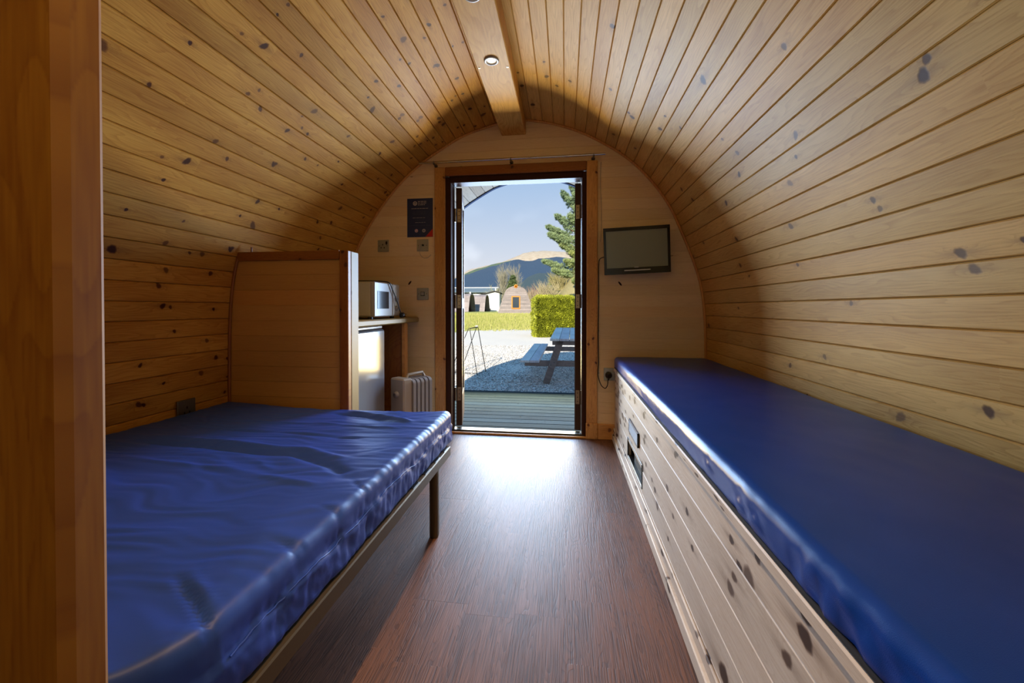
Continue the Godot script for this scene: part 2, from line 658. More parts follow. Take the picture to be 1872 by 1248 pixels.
func build_shell() -> void:
	var ceil_ := struct("ceiling", "curved vaulted ceiling of varnished pine boards on both sides of the ridge beam", "ceiling")
	var wl := struct("wall_left", "curved left side wall of varnished knotty pine boards behind the bed", "wall")
	var wr := struct("wall_right", "curved right side wall of varnished pine boards above the bench", "wall")
	for side in [1, -1]:
		var c := prof_r if side == 1 else prof_l
		var pitch := 0.0775 if side == 1 else 0.0765
		var total := length_of(c)
		var mark := s_at_y(c, 0.922 if side == 1 else 0.847)
		var s := fmod(mark, pitch) - pitch
		while s < total - 0.02:
			var s0 := maxf(s, 0.0)
			var s1 := minf(s + pitch, total)
			s += pitch
			if s1 - s0 < 0.015: continue
			var y := point_at(c, (s0 + s1) / 2).y
			var parent := ceil_ if y > 1.30 else (wr if side == 1 else wl)
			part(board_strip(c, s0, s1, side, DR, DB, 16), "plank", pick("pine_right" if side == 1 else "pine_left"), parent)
	# the pod's outer shell: closes the room and reaches out over the porch
	var roof := struct("roof", "grey felted outer shell of the pod reaching out over the porch", "roof")
	var a := outline(0.013, 4)
	var b := outline(0.09, 4)
	var mb := MB.new()
	for i in a.size() - 1:
		var mid := P((a[i].x + a[i + 1].x + b[i].x + b[i + 1].x) / 4, (a[i].y + a[i + 1].y + b[i].y + b[i + 1].y) / 4, 0.9)
		for q in [[a[i], a[i + 1]], [b[i], b[i + 1]]]:
			mb.face([P(q[0].x, q[0].y, DR - 0.08), P(q[1].x, q[1].y, DR - 0.08), P(q[1].x, q[1].y, DB + 0.1), P(q[0].x, q[0].y, DB + 0.1)], mid)
		for d in [DR - 0.08, DB + 0.1]:
			mb.face([P(a[i].x, a[i].y, d), P(a[i + 1].x, a[i + 1].y, d), P(b[i + 1].x, b[i + 1].y, d), P(b[i].x, b[i].y, d)], mid)
	part(mb.made(), "shell", M.groove, roof)
	# porch: soffit boards, covering and a dark fascia on the arch
	var d1 := 4.2
	for side in [1, -1]:
		var c := offset_curve(prof_r if side == 1 else prof_l, 0.03, side)
		var total := length_of(c)
		var s := 0.0
		while s < total - 0.02:
			part(board_strip(c, s, minf(s + 0.098, total), side, DB + 0.1, d1, 8, 0.016, 0.004, 0.1), "soffit_board", pick("soffit"), roof)
			s += 0.098
	a = outline(0.05, 4)
	b = outline(0.10, 4)
	mb = MB.new()
	for i in a.size() - 1:
		var mid := P((a[i].x + a[i + 1].x + b[i].x + b[i + 1].x) / 4, (a[i].y + a[i + 1].y + b[i].y + b[i + 1].y) / 4, 3.5)
		for q in [[a[i], a[i + 1]], [b[i], b[i + 1]]]:
			mb.face([P(q[0].x, q[0].y, DB + 0.1), P(q[1].x, q[1].y, DB + 0.1), P(q[1].x, q[1].y, d1), P(q[0].x, q[0].y, d1)], mid)
	part(mb.made(), "porch_cover", M.shell, roof)
	a = outline(0.02, 4)
	b = outline(0.115, 4)
	mb = MB.new()
	for i in a.size() - 1:
		var mid := P((a[i].x + a[i + 1].x + b[i].x + b[i + 1].x) / 4, (a[i].y + a[i + 1].y + b[i].y + b[i + 1].y) / 4, d1 + 0.02)
		for q in [[a[i], a[i + 1]], [b[i], b[i + 1]]]:
			mb.face([P(q[0].x, q[0].y, d1), P(q[1].x, q[1].y, d1), P(q[1].x, q[1].y, d1 + 0.04), P(q[0].x, q[0].y, d1 + 0.04)], mid)
		for d in [d1, d1 + 0.04]:
			mb.face([P(a[i].x, a[i].y, d), P(a[i + 1].x, a[i + 1].y, d), P(b[i + 1].x, b[i + 1].y, d), P(b[i].x, b[i].y, d)], mid)
	part(mb.made(), "fascia", M.fascia, roof)
	# rear wall behind the viewer
	var rear := struct("wall_rear", "plain timber rear wall of the pod behind the viewer", "wall")
	mb = wood(Vector3(1, 0, 0), Vector3(0, 1, 0), 8, 2.4, 2.6, 1.1)
	mb.ext(outline(0.013, 4), DR - 0.06, DR)
	part(mb.made(), "panel", M.cream[0], rear)
	# floor of wood-effect planks
	var fl := struct("floor", "dark reddish brown wood-effect plank floor with a satin sheen", "floor")
	part(MB.new().box(P(AX, -0.075, (DR + DB) / 2 + 0.02), Vector3(2.7, 0.13, DB - DR + 0.16), 0.0).made(), "subfloor", M.groove, fl)
	var wd := 0.147
	var x := -0.145 - wd * 11
	var row := 0
	var ends := {-3: 1.86, -2: 1.2, -1: 1.161, 0: 2.4, 1: 1.257, 2: 0.6}
	while x < 0.94:
		var x0 := maxf(x, -1.655)
		var x1 := minf(x + wd, 0.935)
		if x1 - x0 > 0.01:
			var e: float = ends.get(row - 11, rng.randf_range(0.0, 1.22))
			var cuts := [DR]
			var d := e
			while d > DR + 0.25: d -= 1.22
			d += 1.22
			while d < DB + 0.02:
				cuts.append(d)
				d += 1.22
			cuts.append(DB + 0.03)
			for i in cuts.size() - 1:
				if cuts[i + 1] - cuts[i] < 0.02: continue
				var m := wood(Vector3(0, 0, 1), Vector3(1, 0, 0), 4, 0.15, 2.0, (x0 + x1) / 2)
				m.box(P((x0 + x1) / 2, -0.005, (cuts[i] + cuts[i + 1]) / 2), Vector3(x1 - x0 - 0.0003, 0.01, cuts[i + 1] - cuts[i] - 0.0003), 0.0)
				part(m.made(), "plank", pick("floor"), fl)
		x += wd
		row += 1


func build_end_wall() -> void:
	var wb := struct("wall_back", "cream washed boarded end wall around the open doorway", "wall")
	var arch := outline(0.012, 3)
	var hole := PackedVector2Array([Vector2(-0.865, -0.1), Vector2(0.157, -0.1), Vector2(0.157, 1.852), Vector2(-0.865, 1.852)])
	var cut := Geometry2D.clip_polygons(arch, hole)
	for poly in cut:
		if poly.size() > 2 and not is_tiny(poly):
			var mb := MB.new()
			mb.ext(poly, DB + 0.0035, DB + 0.08)
			part(mb.made(), "backing", M.cream[0], wb)
			var mo := wood(Vector3(1, 0, 0), Vector3(0, 1, 0), 8, 2.4, 2.6, 1.1)
			mo.ext(poly, DB + 0.08, DB + 0.1)
			part(mo.made(), "cladding", M.brown, wb)
	var pitch := 0.0735
	var y := 0.03
	while y < 2.25:
		var band := PackedVector2Array([Vector2(-3, y + 0.0005), Vector2(3, y + 0.0005), Vector2(3, y + pitch - 0.0005), Vector2(-3, y + pitch - 0.0005)])
		for whole in Geometry2D.intersect_polygons(arch, band):
			for poly in Geometry2D.clip_polygons(whole, hole):
				if is_tiny(poly): continue
				var mb := wood(Vector3(1, 0, 0), Vector3(0, 1, 0), 8, 0.08, 2.6, y + pitch / 2)
				mb.ext(poly, DB, DB + 0.012)
				part(mb.made(), "plank", pick("cream"), wb)
		y += pitch
	# dark knots in the wash
	for k in [[-1.125, 1.085, 0.9], [0.372, 1.068, -0.9]]:
		var mb := MB.new()
		var bas := Basis(Vector3(0, 0, 1), k[2]) * Basis(Vector3(1, 0, 0), PI / 2)
		mb.lathe([Vector2(0.0, 0.0012), Vector2(0.010, 0.0008), Vector2(0.018, 0.0)], P(k[0], k[1], DB - 0.0002), bas * Basis.from_scale(Vector3(1, 1, 0.35)), 12)
		part(mb.made(), "knot", M.brown, wb)
	# thin bead where the wall meets the curved boards
	var path := []
	for p in outline(-0.006, 3): path.append(P(p.x, p.y, DB - 0.008))
	var bead := part(MB.new().tube(path, 0.009, 8).made(), "trim_1", M.trim[1])
	tag(bead, "thin pine bead following the arch between end wall and ceiling boards", "trim", "", "structure")
	# skirting right of the door
	var sk := wood(Vector3(1, 0, 0), Vector3(0, 1, 0), 8, 0.1, 1.3, 0.05)
	sk.box(P(0.2855, 0.052, DB - 0.010), Vector3(0.125, 0.104, 0.018), 0.003)
	tag(part(sk.made(), "baseboard_back", M.trim[2]), "short golden pine skirting board between door frame and bench", "skirting board", "", "structure")


func is_tiny(poly: PackedVector2Array) -> bool:
	var a := 0.0
	for i in poly.size(): a += poly[i].cross(poly[(i + 1) % poly.size()])
	return absf(a) < 0.0006


func build_door() -> void:
	var fr := struct("door_1", "pine architrave and dark brown frame of the open double doorway", "door frame")
	var m := wood(Vector3(0, 1, 0), Vector3(1, 0, 0), 8, 0.09, 1.3, -0.893)
	m.box(P(-0.893, 0.955, DB - 0.009), Vector3(0.078, 1.91, 0.02), 0.004)
	part(m.made(), "architrave", M.trim[0], fr)
	m = wood(Vector3(0, 1, 0), Vector3(1, 0, 0), 8, 0.09, 1.3, 0.183)
	m.box(P(0.183, 1.01, DB - 0.009), Vector3(0.074, 1.80, 0.02), 0.004)
	part(m.made(), "architrave", M.trim[3], fr)
	m = wood(Vector3(0, 1, 0), Vector3(1, 0, 0), 8, 0.09, 1.3, 0.183)
	m.box(P(0.183, 0.055, DB - 0.011), Vector3(0.080, 0.11, 0.024), 0.004)
	part(m.made(), "plinth_block", M.trim[2], fr)
	m = wood(Vector3(1, 0, 0), Vector3(0, 1, 0), 8, 0.09, 1.3, 1.878)
	m.box(P(-0.355, 1.878, DB - 0.008), Vector3(1.0, 0.064, 0.019), 0.004)
	part(m.made(), "architrave", M.dark_trim, fr)
	part(MB.new().box(P(-0.840, 0.92, DB + 0.058), Vector3(0.046, 1.85, 0.105), 0.004).made(), "jamb", M.brown, fr)
	part(MB.new().box(P(0.136, 0.92, DB + 0.058), Vector3(0.040, 1.85, 0.105), 0.004).made(), "jamb", M.brown, fr)
	part(MB.new().box(P(-0.355, 1.828, DB + 0.058), Vector3(0.95, 0.05, 0.105), 0.004).made(), "head", M.brown, fr)
	part(MB.new().box(P(-0.355, 0.008, DB + 0.03), Vector3(0.99, 0.03, 0.05), 0.004).made(), "threshold", M.black, fr)
	m = wood(Vector3(1, 0, 0), Vector3(0, 0, 1), 8, 0.09, 1.3, -2.84)
	m.box(P(-0.355, 0.006, DB - 0.008), Vector3(1.0, 0.014, 0.024), 0.004)
	part(m.made(), "threshold_strip", M.trim[1], fr)
	part(MB.new().box(P(-0.355, 0.0, DB + 0.085), Vector3(0.99, 0.024, 0.06), 0.004).made(), "sill", M.grey_metal, fr)
	leaf(P(-0.806, 0.02, DB + 0.105), deg_to_rad(12), "door_2", "dark brown glazed door leaf folded outwards at the left jamb", 1)
	leaf(P(0.112, 0.02, DB + 0.105), deg_to_rad(-6), "door_3", "dark brown glazed door leaf folded outwards at the right jamb", -1)


# a glazed leaf opened past the square; its local x is thickness (towards the opening), local -z the width
func leaf(at: Vector3, turn: float, called: String, label: String, side: int) -> void:
	var o := thing(called, label, "door", at, turn, "", "structure")
	var w := 0.43
	var h := 1.775
	var th := 0.044
	var cx := 0.0
	if side == 1: cx = th / 2
	else: cx = -th / 2
	var b := func(y0, y1, z0, z1, called2, mm, t2 = th):
		part(MB.new().box(Vector3(cx, (y0 + y1) / 2, -(z0 + z1) / 2), Vector3(t2, y1 - y0, z1 - z0), 0.003).made(), called2, mm, o)
	b.call(0.0, h, 0.0, 0.075, "stile", M.leaf)
	b.call(0.0, h, w - 0.075, w, "stile", M.leaf)
	b.call(h - 0.085, h, 0.076, w - 0.076, "rail", M.leaf)
	b.call(0.0, 0.22, 0.076, w - 0.076, "rail", M.leaf)
	b.call(0.88, 0.96, 0.076, w - 0.076, "rail", M.leaf)
	b.call(0.22, 0.88, 0.072, w - 0.072, "pane", M.glass, 0.006)
	b.call(0.96, h - 0.085, 0.072, w - 0.072, "pane", M.glass, 0.006)
	for y in [0.24, 0.93, 1.57]:
		var hg := part(MB.new().box(Vector3(cx, y, 0.0015), Vector3(0.026, 0.10, 0.003), 0.001).made(), "hinge", M.brass, o)
		part(MB.new().tube([Vector3(cx - side * (th / 2 + 0.006), y - 0.05, 0.004), Vector3(cx - side * (th / 2 + 0.006), y + 0.05, 0.004)], 0.006, 8).made(), "knuckle", M.brass, hg)
		for q in [-0.03, 0.0, 0.03]:
			part(MB.new().lathe([Vector2(0, 0.0012), Vector2(0.0035, 0.0)], Vector3(cx, y + q, 0.003), Basis(Vector3(1, 0, 0), PI / 2), 8).made(), "screw", M.black, hg)


func build_beam_and_lights() -> void:
	var y0 := 2.115
	var bm := thing("ridge_beam", "pale pine ridge beam along the top of the vault carrying the downlights", "beam", Vector3.ZERO, 0.0, "", "structure")
	var mb := wood(Vector3(0, 0, 1), Vector3(1, 0, 0), 16, 0.18, 2.6, AX)
	mb.box(P(AX, y0 + 0.058, (DR + DB) / 2), Vector3(0.171, 0.116, DB - DR), 0.004)
	part(mb.made(), "timber", M.pine_right[2], bm)
	for q in [[-0.432, 2.03], [-0.29, 2.04], [-0.43, 1.12], [-0.29, 1.13]]:
		part(MB.new().lathe([Vector2(0, -0.001), Vector2(0.003, -0.0008), Vector2(0.0055, -0.002), Vector2(0.0062, 0.0)], P(q[0], y0, q[1]), Basis.IDENTITY, 12).made(), "screw", M.brass, bm)
	var i := 0
	var where := ["nearer the doorway", "next to it towards the viewer", "third from the doorway", "fourth from the doorway", "just overhead of the viewer", "behind the viewer"]
	for d in [1.976, 1.554, 1.132, 0.71, 0.288, -0.134]:
		var o := thing("downlight", "round white recessed downlight in the ridge beam, %s" % where[i], "downlight", P(AX, y0, d), 0.0, "downlights in the ridge beam")
		part(MB.new().lathe([Vector2(0.0215, 0.004), Vector2(0.0225, -0.003), Vector2(0.026, -0.0065), Vector2(0.033, -0.007), Vector2(0.0365, -0.004), Vector2(0.037, 0.0)], Vector3.ZERO, Basis.IDENTITY, 32).made(), "bezel", M.white, o)
		part(MB.new().lathe([Vector2(0.0, -0.0025), Vector2(0.012, -0.0024), Vector2(0.0215, -0.001)], Vector3.ZERO, Basis.IDENTITY, 24).made(), "lens", M.lens, o)
		var sp := SpotLight3D.new()
		sp.name = "lamp"
		sp.light_color = Color(1.0, 0.80, 0.55)
		sp.light_energy = 0.45
		sp.light_size = 0.02
		sp.spot_angle = 40.0
		sp.spot_angle_attenuation = 0.6
		sp.spot_range = 6.0
		sp.spot_attenuation = 2.0
		sp.shadow_enabled = true
		o.add_child(sp)
		sp.position = Vector3(0, -0.012, 0)
		sp.rotation = Vector3(-PI / 2, 0, 0)
		i += 1


func build_partition() -> void:
	# headboard partition between bed and kitchen corner
	var o := thing("partition", "waist-high boarded pine partition with framed edge at the head of the bed", "partition")
	var d0 := 1.81
	var d1 := 1.91
	var x1 := -1.02
	var yt := 1.175
	# wall's line at each height
	var arch := outline(0.008, 3)
	var pitch := 0.0745
	var y := 0.02
	var area := PackedVector2Array([Vector2(-3, 0), Vector2(x1 - 0.046, 0), Vector2(x1 - 0.046, yt - 0.043), Vector2(-3, yt - 0.043)])
	var shape: PackedVector2Array = Geometry2D.intersect_polygons(arch, area)[0]
	part(MB.new().ext(shape, d0 + 0.014, d1).made(), "core", M.cream_shade[1], o)
	while y < yt:
		var band := PackedVector2Array([Vector2(-3, y + 0.0007), Vector2(3, y + 0.0007), Vector2(3, y + pitch - 0.0007), Vector2(-3, y + pitch - 0.0007)])
		for poly in Geometry2D.intersect_polygons(shape, band):
			if is_tiny(poly): continue
			var mb := wood(Vector3(1, 0, 0), Vector3(0, 1, 0), 8, 0.08, 2.6, y + pitch / 2)
			mb.ext(poly, d0 + 0.010, d0 + 0.022)
			part(mb.made(), "plank", pick("cream_shade"), o)
		y += pitch
	var m := wood(Vector3(0, 1, 0), Vector3(1, 0, 0), 8, 0.06, 1.3, x1 - 0.022)
	m.box(P(x1 - 0.022, yt / 2, d0 + 0.014), Vector3(0.044, yt, 0.028), 0.003)
	part(m.made(), "frame_strip", M.dark_trim, o)
	m = wood(Vector3(0, 1, 0), Vector3(0, 0, 1), 8, 0.1, 2.6, -d1 + 0.035)
	m.box(P(x1 - 0.022, yt / 2, d1 - 0.035), Vector3(0.044, yt, 0.07), 0.003)
	part(m.made(), "end_post", M.end_post, o)
	var top := Geometry2D.intersect_polygons(arch, PackedVector2Array([Vector2(-3, yt - 0.042), Vector2(x1 - 0.045, yt - 0.042), Vector2(x1 - 0.045, yt), Vector2(-3, yt)]))
	m = wood(Vector3(1, 0, 0), Vector3(0, 1, 0), 8, 0.06, 1.3, yt - 0.02)
	m.ext(top[0], d0, d1)
	part(m.made(), "top_rail", M.dark_trim, o)
	# strip scribed to the curved wall
	var path := []
	for p in prof_l:
		if p.y < yt - 0.03: path.append(P(p.x + 0.004, p.y, d0 + 0.004))
	part(MB.new().tube(path, 0.007, 8).made(), "scribe_bead", M.dark_trim, o)
	m = MB.new()
	m.bar(P(-1.555, yt, d0 + 0.04), P(-1.555, yt + 0.03, d0 + 0.04), 0.007, 0.007, 0.001)
	tag(part(m.made(), "wooden_peg", M.dark_trim), "small wooden peg standing on top of the partition's left end", "peg")
	# the near partition whose edge fills the left of the view
	var nw := struct("wall_near_left", "golden pine edge post of the near partition beside the viewer", "wall")
	var shape2: PackedVector2Array = Geometry2D.intersect_polygons(outline(0.006, 3), PackedVector2Array([Vector2(-3, 0), Vector2(-0.62, 0), Vector2(-0.62, 3), Vector2(-3, 3)]))[0]
	part(MB.new().ext(shape2, 0.36, 0.385).made(), "panel", M.post, nw)
	m = wood(Vector3(0, 1, 0), Vector3(1, 0, 1), 16, 0.16, 2.6, -0.94)
	m.box(P(-0.567, 1.08, 0.3765), Vector3(0.11, 2.16, 0.047), 0.010)
	part(m.made(), "edge_post", M.post, nw)


# a cushion or mattress as a draped sheet: top w by l, edge radius r, hanging down by h; fn(x, z, down) gives a push along the normal
func drape(w: float, l: float, h: float, r: float, step: float, fn: Callable, plan: Callable) -> MB:
	var reach := r * PI / 2 + (h - r) + 0.012
	var us := []
	var vs := []
	for q in [[us, w], [vs, l]]:
		var a := -reach
		var lim: float = q[1] - 2 * r
		while a < 0:
			q[0].append(a)
			a += minf(step, 0.008)
		var k := int(ceil(lim / step))
		for i in k: q[0].append(lim * i / k)
		a = 0.0
		while a < reach:
			q[0].append(lim + a)
			a += minf(step, 0.008)
		q[0].append(lim + reach)
	var rows := []
	for v in vs:
		var row := []
		for u in us:
			var cx: float = clampf(u, 0, w - 2 * r)
			var cz: float = clampf(v, 0, l - 2 * r)
			var e := Vector2(u - cx, v - cz)
			var d := e.length()
			var dir := e / d if d > 1e-6 else Vector2.ZERO
			if absf(e.x) > 1e-6 and absf(e.y) > 1e-6: d = maxf(absf(e.x), absf(e.y))
			var a := minf(d / r, PI / 2)
			var down := r * (1 - cos(a)) + maxf(0.0, d - r * PI / 2)
			var under := maxf(0.0, down - h)
			down = minf(down, h)
			var out_ := r * sin(a) - under
			var p := Vector3(cx + r + dir.x * out_, -down, cz + r + dir.y * out_)
			var n := Vector3(dir.x * sin(a), cos(a), dir.y * sin(a))
			p = plan.call(p)
			row.append(p + n * fn.call(p.x, p.z, down))
		rows.append(row)
	return MB.new().grid(rows, false, true)


func build_bed() -> void:
	var fn := FastNoiseLite.new()
	fn.seed = 3
	fn.frequency = 1.0
	fn.fractal_octaves = 2
	var bed := thing("bed_frame", "low metal framed bed base with oval legs left of the walkway", "bed")
	var xr := -0.500
	# side rails, end rails
	for x in [xr, -1.60]:
		part(MB.new().box(P(x, 0.2855, 1.06), Vector3(0.022, 0.040, 1.28), 0.003).made(), "side_rail", M.bed_metal, bed)
	for d in [0.43, 1.69]:
		part(MB.new().box(P(-1.05, 0.2855, d), Vector3(1.078, 0.036, 0.022), 0.003).made(), "end_rail", M.bed_metal, bed)
	for i in 11:
		var far := i > 6
		var m := wood(Vector3(1, 0, 0), Vector3(0, 0, 1), 8, 0.08, 1.3, -(0.50 + i * 0.115))
		m.box(P(-1.05, 0.290, 0.50 + i * 0.115), Vector3(1.07, 0.010, 0.062), 0.002)
		part(m.made(), "slat", M.pale[i % 4], bed)
		if far: part(MB.new().box(P(xr - 0.006, 0.300, 0.50 + i * 0.115), Vector3(0.030, 0.014, 0.06), 0.003).made(), "slat_holder", M.black, bed)
	for q in [[xr - 0.011, 1.545], [xr - 0.011, 0.56], [-1.60, 1.545], [-1.60, 0.56]]:
		var pr := []
		var rows := []
		for yy in [0.0, 0.006, 0.15, 0.272, 0.284, 0.291, 0.2935]:
			var k := 1.0 if yy < 0.28 else (0.86 if yy < 0.29 else (0.55 if yy < 0.293 else 0.05))
			if yy == 0.0: k = 0.94
			var row := []
			for j in 20:
				var a := TAU * j / 20
				row.append(P(q[0] + 0.017 * k * signf(cos(a)) * pow(absf(cos(a)), 0.6), yy, q[1] + 0.020 * k * signf(sin(a)) * pow(absf(sin(a)), 0.6)))
			rows.append(row)
		var mb := MB.new().grid(rows, true, true)
		part(mb.made(), "leg", M.bed_metal, bed)
	# mattress
	var w := 1.125
	var l := 1.375
	var x0 := -1.632
	var d0 := 0.412
	var folds := [
		# x, d of points; depth of valley; width
		[[Vector2(-1.5, 1.225), Vector2(-1.2, 1.235), Vector2(-0.86, 1.205), Vector2(-0.70, 1.13), Vector2(-0.60, 1.06)], -0.012, 0.022],
		[[Vector2(-1.5, 1.275), Vector2(-1.2, 1.285), Vector2(-0.86, 1.255), Vector2(-0.66, 1.17)], 0.008, 0.02],
		[[Vector2(-1.0, 1.74), Vector2(-0.84, 1.70), Vector2(-0.70, 1.63), Vector2(-0.60, 1.57)], 0.010, 0.018],
		[[Vector2(-1.05, 1.70), Vector2(-0.86, 1.665), Vector2(-0.72, 1.60)], -0.008, 0.018],
		[[Vector2(-1.5, 1.40), Vector2(-1.1, 1.42), Vector2(-0.7, 1.37)], -0.005, 0.014],
		[[Vector2(-1.4, 1.09), Vector2(-1.0, 1.08), Vector2(-0.62, 0.98)], 0.004, 0.016],
		[[Vector2(-1.4, 1.52), Vector2(-1.0, 1.545), Vector2(-0.62, 1.50)], 0.004, 0.012],
		[[Vector2(-0.70, 0.635), Vector2(-0.60, 0.58), Vector2(-0.53, 0.535), Vector2(-0.49, 0.51)], -0.007, 0.006],
		[[Vector2(-0.68, 0.65), Vector2(-0.60, 0.60), Vector2(-0.52, 0.555)], 0.003, 0.008],
		[[Vector2(-0.62, 0.75), Vector2(-0.55, 0.735), Vector2(-0.49, 0.70)], -0.004, 0.007],
		[[Vector2(-0.62, 0.90), Vector2(-0.53, 0.87), Vector2(-0.49, 0.845)], -0.003, 0.007],
		[[Vector2(-0.60, 1.06), Vector2(-0.54, 1.0), Vector2(-0.49, 0.97)], -0.004, 0.008],
	]
	var top := func(px: float, pz: float, down: float) -> float:
		var x := x0 + px
		var d := d0 + l - pz
		var hgt := 0.0
		var q := Vector2(x, d)
		for f in folds:
			var best := 9.0
			for i in f[0].size() - 1:
				var c := Geometry2D.get_closest_point_to_segment(q, f[0][i], f[0][i + 1])
				best = minf(best, c.distance_to(q))
			var a0: Vector2 = f[0][0]
			var a1: Vector2 = f[0][f[0].size() - 1]
			var ends := smoothstep(0.0, 0.10, q.distance_to(a0)) * smoothstep(-0.01, 0.07, q.distance_to(a1))
			if best < f[2] * 3: hgt += f[1] * ends * exp(-best * best / (f[2] * f[2] * 0.6))
		var topness := clampf(1.0 - down / 0.03, 0, 1)
		var n1 := fn.get_noise_2d(x * 1.6 + 4.0, d * 13.0 + fn.get_noise_2d(x * 2.0, d * 2.0) * 1.2)
		var n2 := fn.get_noise_2d(x * 3.0 - 9.0, d * 34.0)
		hgt += topness * ((0.3 - absf(n1)) * 0.0046 + n2 * 0.0017 * smoothstep(0.9, 1.2, d) + fn.get_noise_2d(x * 3.0, d * 3.0 + 30.0) * 0.003)
		# gathers on the hanging sides, leaning with the pull
		var side := smoothstep(0.018, 0.07, down)
		var along := d if x > x0 + w - 0.06 else x
		var n3 := fn.get_noise_2d(along * 26.0 + down * 7.0, down * 5.0 + 50.0)
		var n4 := fn.get_noise_2d(along * 9.0 - down * 10.0, down * 9.0 + 80.0)
		hgt += side * ((0.3 - absf(n3)) * 0.005 + n4 * 0.004)
		# the cover's seam half way down: what hangs below stands proud
		if x > x0 + w - 0.08:
			var seam := 0.060 + 0.012 * fn.get_noise_1d(d * 5.0)
			hgt += 0.006 * smoothstep(seam, seam + 0.004, down) * smoothstep(0.35, 0.6, d)
		return hgt
	var plan := func(p: Vector3) -> Vector3:
		# the near corner is pulled in
		var d := d0 + l - p.z
		var k := clampf((0.54 - d) / 0.13, 0, 1)
		p.x -= k * k * 0.085 * clampf((p.x - 0.5) / 0.6, 0, 1)
		p.y -= k * k * 0.003
		# sags a little towards the middle, higher by the wall
		var slack := clampf(1.0 + p.y / 0.09, 0, 1)
		p.y -= slack * 0.010 * sin(clampf(p.x / w, 0, 1) * PI)
		p.y += slack * 0.012 * (1.0 - clampf(p.x / 0.5, 0, 1))
		return p
	var mb := drape(w, l, 0.128, 0.026, 0.0078, top, plan)
	var mt := part(mb.made(), "mattress", M.cover)
	mt.position = P(x0, 0.438, d0 + l)
	tag(mt, "wrinkled navy blue covered mattress lying on the metal bed frame", "mattress")
	var path := []
	var dd := 0.55
	while dd < 1.70:
		var dn := 0.062 + 0.012 * fn.get_noise_1d(dd * 5.0)
		var base: Vector3 = plan.call(Vector3(w, -dn, d0 + l - dd))
		path.append(base + Vector3(top.call(w, d0 + l - dd, dn) - 0.0004, 0, 0))
		dd += 0.01
	part(MB.new().tube(path, 0.0018, 6).made(), "seam_piping", M.cover, mt)


